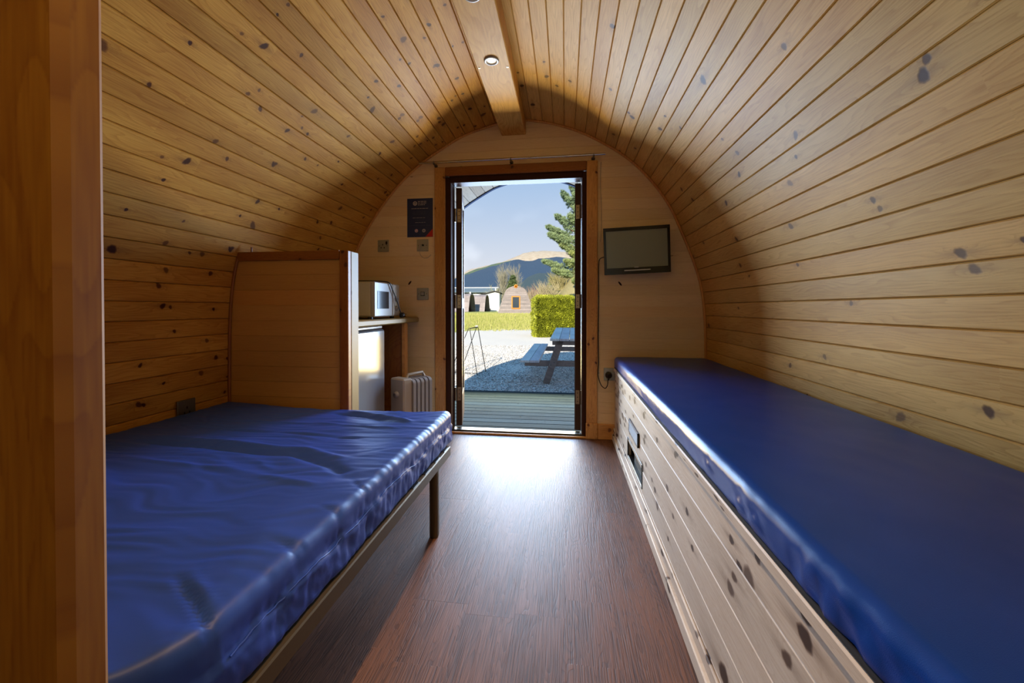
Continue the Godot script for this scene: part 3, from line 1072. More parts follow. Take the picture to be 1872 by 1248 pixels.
func build_bench() -> void:
	var xf := 0.337
	var d0 := -0.90
	var d1 := 2.835
	var b := thing("storage_bench", "long pale knotty pine box bench along the right wall", "bench")
	var bounds := [0.002, 0.085, 0.187, 0.289, 0.392, 0.472]
	# the carcass is open where the heater sits
	var vd0 := 1.835
	var vd1 := 2.245
	for i in 5:
		var y0: float = bounds[i]
		var y1: float = bounds[i + 1]
		var spans := [[d0, d1]]
		if i == 1: spans = [[d0, vd0 - 0.004], [vd1 + 0.004, d1]]
		for s in spans:
			var m := wood(Vector3(0, 0, 1), Vector3(0, 1, 0), 8, 0.105, 2.6, (y0 + y1) / 2)
			m.box(P(xf + 0.009, (y0 + y1) / 2, (s[0] + s[1]) / 2), Vector3(0.018, y1 - y0 - 0.001, s[1] - s[0]), 0.002)
			part(m.made(), "board", pick("pale"), b)
		if i == 1:
			for q in [[y0, 0.105], [0.212, y1]]:
				var yy0: float = q[0]
				var yy1: float = q[1]
				if yy1 <= yy0: continue
				var m := wood(Vector3(0, 0, 1), Vector3(0, 1, 0), 8, 0.105, 2.6, (yy0 + yy1) / 2)
				m.box(P(xf + 0.009, (yy0 + yy1) / 2, (vd0 + vd1) / 2), Vector3(0.018, yy1 - yy0, vd1 - vd0 + 0.008), 0.001)
				part(m.made(), "board", pick("pale"), b)
	var m := wood(Vector3(0, 0, 1), Vector3(0, 1, 0), 8, 0.06, 2.6, 0.025)
	m.box(P(xf - 0.009, 0.0225, (d0 + d1) / 2), Vector3(0.017, 0.045, d1 - d0), 0.003)
	part(m.made(), "plinth_strip", M.pale[2], b)
	m = wood(Vector3(0, 0, 1), Vector3(0, 1, 0), 8, 0.06, 2.6, 0.066)
	m.box(P(xf - 0.0045, 0.066, (d0 + d1) / 2), Vector3(0.008, 0.036, d1 - d0), 0.003)
	part(m.made(), "plinth_strip", M.pale[1], b)
	m = wood(Vector3(0, 0, 1), Vector3(1, 0, 0), 8, 0.6, 2.6, 0.63)
	m.box(P(0.63, 0.484, (d0 + d1) / 2), Vector3(0.60, 0.022, d1 - d0), 0.003)
	part(m.made(), "lid", M.pale[0], b)
	m = wood(Vector3(0, 0, 1), Vector3(0, 1, 0), 8, 0.03, 2.6, 0.485)
	m.box(P(xf - 0.004, 0.483, (d0 + d1) / 2), Vector3(0.009, 0.024, d1 - d0), 0.003)
	part(m.made(), "lid_edging", M.pale[3], b)
	for d in [d0 + 0.01, d1 - 0.01]:
		part(MB.new().box(P(0.635, 0.235, d), Vector3(0.56, 0.47, 0.018), 0.002).made(), "end_panel", M.pale[0], b)
	# cushion
	var fn := FastNoiseLite.new()
	fn.seed = 12
	fn.frequency = 1.0
	var w := 0.598
	var h := 0.068
	var l := 3.70
	var dc := 2.828
	var push := func(px: float, pz: float, down: float) -> float:
		var d := dc - pz
		var k := 0.0022 * fn.get_noise_2d(px * 5.0, d * 3.0)
		var edge := exp(-pow((down - 0.004) / 0.02, 2.0)) if px < 0.06 else 0.0
		var side := clampf(down / 0.03, 0, 1) if px < 0.06 else 0.0
		k += edge * (0.25 - absf(fn.get_noise_2d(d * 34.0, down * 14.0))) * 0.0012 * (0.4 + 0.6 * fn.get_noise_1d(d * 2.0 + 9.0))
		k += side * 0.0018 * fn.get_noise_2d(d * 6.0 + down * 9.0, down * 10.0 + 7.0)
		for q in [[0.585, 0.012], [0.535, 0.011], [0.47, 0.008], [0.80, 0.006], [0.735, 0.005], [0.98, 0.004], [0.405, 0.006]]:
			var t: float = (d - q[0] - down * 0.5) / q[1]
			if absf(t) < 3.0: k += side * 0.0042 * exp(-t * t) - side * 0.0035 * exp(-pow(t - 1.6, 2.0))
		return k
	var mb := drape(w, l, h, 0.026, 0.022, push, func(p: Vector3) -> Vector3: return p)
	var cu := part(mb.made(), "bench_cushion", M.vinyl)
	cu.position = P(0.331, 0.5725, dc)
	tag(cu, "long glossy blue vinyl seat cushion covering the pale box bench", "cushion")
	part(MB.new().tube([Vector3(0.004, -0.0715, 0.02), Vector3(0.003, -0.0715, 1.8), Vector3(0.004, -0.0715, 3.68)], 0.0045, 8).made(), "piping", M.dark_cloth, cu)
	# louvred vent
	var v := thing("louvre_vent", "small grey louvred vent plate set in the front of the bench", "vent", P(xf - 0.0025, 0.262, 2.035))
	var hw := 0.13
	part(MB.new().box(Vector3(-0.003, 0.004, 0), Vector3(0.008, 0.008, hw * 2), 0.001).made(), "frame", M.vent_grey, v)
	part(MB.new().box(Vector3(-0.003, 0.062, 0), Vector3(0.008, 0.008, hw * 2), 0.001).made(), "frame", M.vent_grey, v)
	for s in [-1, 1]:
		part(MB.new().box(Vector3(-0.003, 0.033, s * (hw - 0.004)), Vector3(0.008, 0.066, 0.008), 0.001).made(), "frame", M.black, v)
	part(MB.new().box(Vector3(0.0, 0.033, 0), Vector3(0.001, 0.06, hw * 2 - 0.01), 0.0).made(), "backing", M.black, v)
	for i in 6:
		part(MB.new().box(Vector3(-0.004, 0.0125 + i * 0.0085, 0), Vector3(0.0085, 0.0016, hw * 2 - 0.016), 0.0004, Basis(Vector3(0, 0, 1), 0.7)).made(), "louvre", M.vent_grey, v)
	# plinth heater behind a mesh grille
	var pm := (vd0 + vd1) / 2
	var ph := thing("plinth_heater", "black heater with mesh grille and knobs recessed in the bench front", "heater", P(xf, 0.105, pm))
	var ln := vd1 - vd0
	var body := MB.new()
	body.box(Vector3(0.10, 0.053, 0), Vector3(0.10, 0.106, ln), 0.002)
	body.box(Vector3(0.025, 0.004, 0), Vector3(0.05, 0.006, ln), 0.001)
	body.box(Vector3(0.025, 0.102, 0), Vector3(0.05, 0.006, ln), 0.001)
	part(body.made(), "case", M.black, ph)
	for s in [[Vector3(0.0, 0.003, 0), Vector3(0.006, 0.006, ln)], [Vector3(0.0, 0.104, 0), Vector3(0.006, 0.006, ln)], [Vector3(0.0, 0.0535, ln / 2 - 0.003), Vector3(0.006, 0.104, 0.006)], [Vector3(0.0, 0.0535, -ln / 2 + 0.003), Vector3(0.006, 0.104, 0.006)]]:
		part(MB.new().box(s[0], s[1], 0.001).made(), "frame", M.black, ph)
	var gr := MB.new()
	for i in 24:
		gr.box(Vector3(0.018, 0.0535, -0.10 + i * 0.0105), Vector3(0.0015, 0.092, 0.003), 0.0)
	for i in 10:
		gr.box(Vector3(0.0175, 0.012 + i * 0.0092, 0.02), Vector3(0.0015, 0.003, 0.245), 0.0)
	var gm := part(gr.made(), "mesh_grille", M.grey_metal, ph)
	gm.set_meta("kind", "stuff")
	for q in [[0.075, 0.155], [0.03, 0.165]]:
		part(MB.new().lathe([Vector2(0, 0.018), Vector2(0.009, 0.017), Vector2(0.011, 0.0), Vector2(0.014, 0.0)], Vector3(0.026, q[0], q[1]), Basis(Vector3(0, 0, 1), PI / 2), 16).made(), "knob", M.silver, ph)


func build_kitchen() -> void:
	var m := wood(Vector3(0, 0, 1), Vector3(1, 0, 0), 8, 0.6, 2.6, -1.33)
	m.box(P(-1.335, 0.818, 2.38), Vector3(0.56, 0.034, 0.935), 0.006)
	tag(part(m.made(), "worktop", M.end_post), "pale timber worktop in the kitchen corner behind the partition", "worktop")
	# side panel that carries the worktop
	var sp := thing("side_panel", "dark brown upright panel with a pine front edge below the worktop", "panel")
	m = wood(Vector3(0, 1, 0), Vector3(1, 0, 0), 8, 0.5, 1.3, -1.34)
	m.box(P(-1.345, 0.40, 2.645), Vector3(0.50, 0.80, 0.02), 0.002)
	part(m.made(), "board", M.dark_trim, sp)
	m = wood(Vector3(0, 1, 0), Vector3(0, 0, 1), 8, 0.05, 1.3, -2.64)
	m.box(P(-1.082, 0.40, 2.645), Vector3(0.024, 0.80, 0.05), 0.003)
	part(m.made(), "edge_strip", M.trim[1], sp)
	# fridge
	var fr := thing("fridge", "glossy white undercounter fridge between partition and side panel", "fridge", P(-1.10, 0, 2.152))
	part(MB.new().box(Vector3(-0.245, 0.40, 0), Vector3(0.41, 0.74, 0.446), 0.008).made(), "body", M.white, fr)
	part(MB.new().box(Vector3(-0.018, 0.41, 0), Vector3(0.04, 0.725, 0.446), 0.010).made(), "door", M.white_gloss, fr)
	part(MB.new().box(Vector3(-0.225, 0.786, 0), Vector3(0.43, 0.020, 0.43), 0.006).made(), "top", M.white, fr)
	for x in [-0.06, -0.40]:
		for z in [-0.19, 0.19]:
			part(MB.new().lathe([Vector2(0.018, 0.0), Vector2(0.018, 0.022), Vector2(0.014, 0.034)], Vector3(x, 0, z), Basis.IDENTITY, 12).made(), "foot", M.black, fr)
	# microwave
	var mw := thing("microwave", "small white microwave oven with dark door window on the worktop", "microwave", P(-1.10, 0.835, 2.42))
	part(MB.new().box(Vector3(-0.20, 0.118, 0), Vector3(0.36, 0.208, 0.36), 0.008).made(), "case", M.white_paint, mw)
	part(MB.new().box(Vector3(-0.012, 0.118, 0.055), Vector3(0.026, 0.208, 0.25), 0.006).made(), "door", M.white, mw)
	part(MB.new().box(Vector3(0.0005, 0.115, 0.065), Vector3(0.005, 0.105, 0.155), 0.001).made(), "window", M.black_gloss, mw)
	part(MB.new().box(Vector3(-0.012, 0.118, -0.126), Vector3(0.026, 0.208, 0.108), 0.006).made(), "control_panel", M.white_paint, mw)
	for y in [0.055, 0.115]:
		part(MB.new().lathe([Vector2(0, 0.014), Vector2(0.015, 0.013), Vector2(0.018, 0.0)], Vector3(0.001, y + 0.01, -0.126), Basis(Vector3(0, 0, 1), -PI / 2), 20).made(), "knob", M.white, mw)
	for i in 5:
		part(MB.new().box(Vector3(-0.19 + i * 0.0, 0.05 + i * 0.011, 0.1805), Vector3(0.05, 0.004, 0.001), 0.0).made(), "slot", M.black, mw)
	part(MB.new().box(Vector3(-0.19, 0.20, 0.1805), Vector3(0.03, 0.01, 0.001), 0.0).made(), "sticker", M.grey_metal, mw)
	for x in [-0.04, -0.34]:
		for z in [-0.15, 0.15]:
			part(MB.new().lathe([Vector2(0.014, 0.0), Vector2(0.014, 0.016)], Vector3(x, 0, z), Basis.IDENTITY, 12).made(), "foot", M.black, mw)
	var cord := thing("power_cord", "black power cord hanging over the microwave down to its plug", "cord", P(-1.10, 0.835, 2.42))
	var cu := Curve3D.new()
	for q in [[-0.24, 0.228, 0.10], [-0.10, 0.232, 0.07], [0.0, 0.228, 0.0], [0.012, 0.19, -0.04], [0.016, 0.12, -0.10], [0.024, 0.05, -0.135], [0.03, 0.018, -0.15]]:
		cu.add_point(Vector3(q[0], q[1], q[2]))
	smooth(cu)
	part(MB.new().tube(Array(cu.tessellate(4)), 0.0038, 8).made(), "flex", M.black, cord)
	var pl := MB.new()
	pl.box(Vector3(0.03, 0.020, -0.155), Vector3(0.026, 0.036, 0.045), 0.008)
	for z in [-0.166, -0.144]: pl.box(Vector3(0.048, 0.026, z), Vector3(0.014, 0.004, 0.006), 0.001)
	pl.box(Vector3(0.048, 0.012, -0.155), Vector3(0.016, 0.007, 0.004), 0.001)
	part(pl.made(), "plug", M.black, cord)
	# oil-filled radiator
	var ra := thing("oil_radiator", "small white oil filled radiator standing beside the fridge", "radiator", P(-1.0, 0, 2.50), deg_to_rad(-28))
	for i in 5:
		var poly := PackedVector2Array()
		for q in [[0.075, 0.07], [-0.075, 0.07], [-0.075, 0.45], [0.075, 0.45]]:
			var cx: float = q[0] - signf(q[0]) * 0.03
			var cy: float = q[1] + (0.03 if q[1] < 0.2 else -0.03)
			var st := {true: {true: 0, false: -90}, false: {true: 90, false: 180}}
			var a0: float = st[q[0] > 0][q[1] > 0.2]
			for k in 7:
				var a := deg_to_rad(a0 + k * 15.0)
				poly.append(Vector2(cx + 0.03 * cos(a), cy + 0.03 * sin(a)))
		poly = Geometry2D.convex_hull(poly)
		poly.remove_at(poly.size() - 1)
		var z := -0.02 + i * 0.034
		part(MB.new().ext(poly, z, z + 0.022).made(), "fin", M.white, ra)
	part(MB.new().box(Vector3(0, 0.26, 0.055), Vector3(0.13, 0.40, 0.07), 0.008).made(), "control_box", M.white_paint, ra)
	part(MB.new().lathe([Vector2(0, 0.018), Vector2(0.018, 0.016), Vector2(0.022, 0.0)], Vector3(0, 0.36, 0.09), Basis(Vector3(1, 0, 0), PI / 2), 20).made(), "dial", M.white, ra)
	part(MB.new().tube([Vector3(0, 0.44, 0.02), Vector3(0, 0.475, 0.0), Vector3(0, 0.475, -0.12), Vector3(0, 0.44, -0.14)], 0.009, 8).made(), "handle", M.white_paint, ra)
	for z in [0.05, -0.12]:
		part(MB.new().box(Vector3(0, 0.045, z), Vector3(0.20, 0.03, 0.03), 0.004).made(), "foot_bar", M.grey_metal, ra)
		for x in [-0.085, 0.085]:
			part(MB.new().lathe([Vector2(0, -0.010), Vector2(0.018, -0.010), Vector2(0.021, 0.0), Vector2(0.018, 0.010), Vector2(0, 0.010)], Vector3(x, 0.021, z), Basis(Vector3(0, 0, 1), PI / 2), 16).made(), "castor", M.black, ra)


# rounds a curve off through its points
func smooth(cu: Curve3D) -> void:
	for i in cu.point_count:
		var t := (cu.get_point_position(mini(i + 1, cu.point_count - 1)) - cu.get_point_position(maxi(i - 1, 0))) / 7.5
		cu.set_point_in(i, -t)
		cu.set_point_out(i, t)


# a square metal switch or socket plate on the end wall, centre at x, y
func plate(x: float, y: float, label: String, category: String, called: String) -> Node3D:
	var o := thing(called, label, category, P(x, y, DB))
	part(MB.new().box(Vector3(0, 0, 0.004), Vector3(0.086, 0.086, 0.008), 0.0025).made(), "plate", M.plate, o)
	for s in [-1, 1]:
		part(MB.new().lathe([Vector2(0, 0.0012), Vector2(0.0034, 0.0)], Vector3(s * 0.030, 0, 0.008), Basis(Vector3(1, 0, 0), PI / 2), 10).made(), "screw", M.grey_metal, o)
	return o


func build_fittings() -> void:
	# television
	var tv := thing("television", "small black flat television hung slightly askew on the end wall", "television", P(0.468, 1.283, DB - 0.075))
	tv.rotation = Vector3(deg_to_rad(3), 0, deg_to_rad(2.3))
	var w := 0.425
	var h := 0.308
	part(MB.new().box(Vector3(0, 0, -0.015), Vector3(w - 0.02, h - 0.02, 0.03), 0.008).made(), "back_shell", M.black, tv)
	for q in [[Vector3(0, h / 2 - 0.011, 0.004), Vector3(w, 0.022, 0.014)], [Vector3(0, -h / 2 + 0.021, 0.004), Vector3(w, 0.042, 0.014)], [Vector3(-w / 2 + 0.008, 0.010, 0.004), Vector3(0.016, h - 0.064, 0.014)], [Vector3(w / 2 - 0.008, 0.010, 0.004), Vector3(0.016, h - 0.064, 0.014)]]:
		part(MB.new().box(q[0], q[1], 0.0006).made(), "bezel", M.black_gloss, tv)
	part(MB.new().box(Vector3(0, 0.010, 0.003), Vector3(w - 0.03, h - 0.06, 0.004), 0.0).made(), "screen", M.screen, tv)
	part(MB.new().box(Vector3(0.0, -h / 2 + 0.024, 0.011), Vector3(0.17, 0.008, 0.004), 0.0015).made(), "trim_strip", M.silver, tv)
	part(MB.new().box(Vector3(-0.005, -h / 2 + 0.043, 0.0112), Vector3(0.028, 0.004, 0.0012), 0.0).made(), "badge", M.silver, tv)
	part(MB.new().box(Vector3(0, 0, -0.05), Vector3(0.10, 0.10, 0.045), 0.004).made(), "wall_bracket", M.black, tv)
	# its cable down the door frame
	var cab := thing("television_cable", "thin black cable running from the television down the door frame to the socket", "cable")
	var cu := Curve3D.new()
	for q in [[0.268, 1.25, 0.03], [0.235, 1.235, 0.012], [0.227, 1.18, 0.012], [0.229, 0.95, 0.010], [0.226, 0.70, 0.010], [0.229, 0.52, 0.010], [0.225, 0.44, 0.012], [0.245, 0.375, 0.014], [0.272, 0.352, 0.016], [0.288, 0.375, 0.02], [0.291, 0.418, 0.03]]:
		cu.add_point(P(q[0], q[1], DB - q[2]))
	smooth(cu)
	part(MB.new().tube(Array(cu.tessellate(4)), 0.003, 8).made(), "flex", M.black, cab)
	for y in [0.98, 0.745, 0.455]:
		part(MB.new().box(P(0.229, y, DB - 0.006), Vector3(0.010, 0.006, 0.012), 0.002).made(), "clip", M.white, cab)
	var aer := []
	for i in 18:
		aer.append(P(0.243 - 0.004 * sin(i * 0.4), 1.90 - i * 0.032, DB - 0.004))
	tag(part(MB.new().tube(aer, 0.0018, 6).made(), "aerial_lead", M.white_paint), "thin pale lead running down the wall beside the right architrave", "lead")
	# socket with plug by the bench
	var so := plate(0.307, 0.448, "metal wall socket with a black plug beside the end of the bench", "socket", "wall_socket")
	part(MB.new().box(Vector3(0.022, 0.024, 0.010), Vector3(0.014, 0.022, 0.006), 0.002).made(), "rocker_switch", M.white_paint, so)
	var pg := thing("plug", "black three pin plug pushed into the socket beside the bench", "plug", P(0.296, 0.442, DB - 0.008))
	part(MB.new().lathe([Vector2(0, 0.034), Vector2(0.014, 0.033), Vector2(0.021, 0.024), Vector2(0.024, 0.0)], Vector3.ZERO, Basis(Vector3(1, 0, 0), PI / 2), 20).made(), "body", M.black, pg)
	part(MB.new().tube([Vector3(0, -0.02, 0.012), Vector3(-0.002, -0.034, 0.014)], 0.005, 8).made(), "cord_grip", M.black, pg)
	# left of the door
	var s1 := plate(-1.325, 1.358, "dark metal wall socket left of the poster near the arch", "socket", "wall_socket")
	for q in [[0.0, 0.008], [-0.012, -0.014], [0.012, -0.014]]:
		part(MB.new().box(Vector3(q[0] - 0.004, q[1], 0.0082), Vector3(0.006, 0.010, 0.001), 0.0).made(), "pin_hole", M.black, s1)
	part(MB.new().box(Vector3(0.026, 0.020, 0.010), Vector3(0.013, 0.022, 0.006), 0.002).made(), "rocker_switch", M.black, s1)
	var s2 := plate(-1.025, 1.356, "metal aerial outlet plate directly below the blue poster", "outlet", "aerial_outlet")
	part(MB.new().lathe([Vector2(0, 0.010), Vector2(0.006, 0.010), Vector2(0.007, 0.0)], Vector3(0.004, 0.0, 0.008), Basis(Vector3(1, 0, 0), PI / 2), 12).made(), "connector", M.black, s2)
	part(MB.new().box(Vector3(-0.020, -0.016, 0.014), Vector3(0.012, 0.046, 0.012), 0.003).made(), "lead_end", M.white_paint, s2)
	var loop := []
	for i in 15:
		var a := PI + i * PI * 0.85 / 14
		loop.append(Vector3(0.022 + 0.044 * cos(a), -0.045 + 0.048 * sin(a), 0.006))
	part(MB.new().tube(loop, 0.0016, 6).made(), "lead", M.white_paint, s2)
	var s3 := plate(-1.025, 1.004, "square metal light switch with a raised rocker left of the door", "light switch", "light_switch")
	part(MB.new().box(Vector3(0, 0, 0.009), Vector3(0.030, 0.030, 0.004), 0.001).made(), "rocker_surround", M.black, s3)
	part(MB.new().box(Vector3(0, 0, 0.012), Vector3(0.024, 0.024, 0.007), 0.002, Basis(Vector3(1, 0, 0), 0.12)).made(), "rocker", M.plate, s3)
	# socket low on the left wall
	var lw := thing("wall_socket", "dark metal socket low on the left wall just above the mattress", "socket", P(-1.648, 0.458, 1.575), PI / 2)
	part(MB.new().box(Vector3(0, 0, 0.004), Vector3(0.086, 0.086, 0.009), 0.0025).made(), "plate", M.grey_metal, lw)
	for q in [[0.0, 0.008], [-0.012, -0.014], [0.012, -0.014]]:
		part(MB.new().box(Vector3(q[0], q[1], 0.0086), Vector3(0.006, 0.010, 0.001), 0.0).made(), "pin_hole", M.black, lw)
	# poster
	build_poster()
	# curtain rail over the door
	var cr := thing("curtain_rail", "slim chrome curtain rail spanning the arch above the doorway", "curtain rail")
	part(MB.new().tube([P(-1.035, 1.934, DB - 0.05), P(0.268, 1.936, DB - 0.05)], 0.0075, 12).made(), "rod", M.chrome, cr)
	for x in [-0.925, -0.375, 0.19]:
		var mb := MB.new()
		mb.lathe([Vector2(0.0, 0.0), Vector2(0.013, 0.0), Vector2(0.013, 0.004), Vector2(0.006, 0.008), Vector2(0.005, 0.034)], P(x, 1.925, DB), Basis(Vector3(1, 0, 0), PI / 2), 14)
		mb.box(P(x, 1.93, DB - 0.045), Vector3(0.012, 0.026, 0.026), 0.004)
		part(mb.made(), "bracket", M.grey_metal, cr)


func build_poster() -> void:
	var w := 0.193
	var h := 0.280
	var po := thing("poster", "dark navy notice poster with red corner left of the door", "poster", P(-1.046, 1.557, DB), 0.0)
	var navy := mat(rgb8(28, 50, 100), 0.35)
	var red := mat(rgb8(190, 30, 44), 0.35)
	var ink := mat(rgb8(210, 206, 208), 0.5)
	var dim := mat(rgb8(88, 100, 124), 0.5)
	part(MB.new().box(Vector3(0, 0, 0.0012), Vector3(w, h, 0.0024), 0.0003).made(), "sheet", navy, po)
	var at := func(u: float, v: float) -> Vector3: return Vector3((u - 0.5) * w, (0.5 - v) * h, 0.0026)
	var tri := MB.new()
	var corner := PackedVector2Array([Vector2(0.215 * w, -0.495 * h), Vector2(0.497 * w, -0.495 * h), Vector2(0.497 * w, -0.29 * h)])
	tri.ext(corner, -0.0028, -0.0023)
	part(tri.made(), "red_corner", red, po)
	# emblem: a pale disc with a darker drop-shaped mark
	var up := Basis(Vector3(1, 0, 0), PI / 2)
	part(MB.new().lathe([Vector2(0, 0.0004), Vector2(0.0155, 0.0003), Vector2(0.0158, 0.0)], at.call(0.31, 0.128), up, 28).made(), "emblem", ink, po)
	part(MB.new().lathe([Vector2(0.0085, 0.0006), Vector2(0.0115, 0.0006)], at.call(0.31, 0.128), up, 24).made(), "emblem_ring", dim, po)
	part(MB.new().box(at.call(0.31, 0.122) + Vector3(0, 0, 0.0005), Vector3(0.006, 0.012, 0.0005), 0.0).made(), "emblem_mark", dim, po)
	# lines of lettering too small to read, word by word
	var r := RandomNumberGenerator.new()
	r.seed = 5
	var lines := [[0.43, 0.77, 0.080, 0.026, 1], [0.43, 0.75, 0.122, 0.026, 1], [0.43, 0.70, 0.166, 0.026, 1], [0.17, 0.82, 0.262, 0.018, 2], [0.24, 0.72, 0.335, 0.008, 0], [0.22, 0.74, 0.362, 0.008, 0], [0.20, 0.76, 0.389, 0.008, 0], [0.26, 0.70, 0.416, 0.008, 0], [0.22, 0.70, 0.502, 0.010, 2], [0.30, 0.68, 0.56, 0.008, 0], [0.32, 0.74, 0.622, 0.011, 2], [0.14, 0.90, 0.70, 0.009, 0], [0.46, 0.54, 0.945, 0.008, 0]]
	for li in lines:
		var mb := MB.new()
		var u: float = li[0]
		while u < li[1] - 0.01:
			var ww := minf(r.randf_range(0.05, 0.13), li[1] - u)
			# letters: short upright and level strokes
			var x := u
			while x < u + ww - 0.008:
				mb.box(at.call(x, li[2]), Vector3(0.0009 * (1.6 if li[4] else 1.0), li[3] * h * r.randf_range(0.6, 0.95), 0.0003), 0.0)
				mb.box(at.call(x + 0.006, li[2] + r.randf_range(-0.3, 0.3) * li[3]), Vector3(0.0020, li[3] * h * 0.22, 0.0003), 0.0)
				x += 0.015
			u += ww + 0.018
		part(mb.made(), "lettering", ink if li[4] else dim, po)
	for q in [[0.36, true], [0.65, false]]:
		var c: Vector3 = at.call(q[0], 0.835)
		part(MB.new().lathe([Vector2(0, 0.0004), Vector2(0.0125, 0.0003), Vector2(0.0128, 0.0)], c, up, 24).made(), "icon_disc", ink, po)
		part(MB.new().lathe([Vector2(0.0085, 0.0006), Vector2(0.0105, 0.0006)], c, up, 24).made(), "icon_ring", red if q[1] else dim, po)
		if q[1]: part(MB.new().box(c + Vector3(0, 0, 0.0006), Vector3(0.018, 0.002, 0.0004), 0.0, Basis(Vector3(0, 0, 1), -PI / 4)).made(), "icon_bar", red, po)
		else: part(MB.new().box(c + Vector3(0, 0, 0.0006), Vector3(0.009, 0.009, 0.0004), 0.0).made(), "icon_mark", dim, po)


# ------------------------------------------------------------------ outside
func gy(d: float) -> float:
	return -0.30 + 0.025 * maxf(0.0, d - 4.7)


func lawn_y(x: float, d: float) -> float:
	var a := gy(15.4) - 0.03
	return a + 0.55 * smoothstep(14.8, 26.0, d - x * 0.12)


func multi(called: String, mesh: Mesh, m: Material, xf: Array, cols: Array, parent: Node3D = null) -> MultiMeshInstance3D:
	var mm := MultiMesh.new()
	mm.transform_format = MultiMesh.TRANSFORM_3D
	mm.use_colors = cols.size() > 0
	mm.mesh = mesh
	mm.instance_count = xf.size()
	for i in xf.size():
		mm.set_instance_transform(i, xf[i])
		if cols.size(): mm.set_instance_color(i, cols[i])
	var o := MultiMeshInstance3D.new()
	o.multimesh = mm
	o.material_override = m
	o.set_meta("kind", "stuff")
	if parent:
		o.name = called
		parent.add_child(o, true)
	else:
		o.name = numbered(called)
		add_child(o)
	return o


func build_outside() -> void:
	build_ground()
	build_table()
	build_stand()
	build_hedge()
	build_far_pods()
	build_buildings()
	build_trees()
	build_hills()


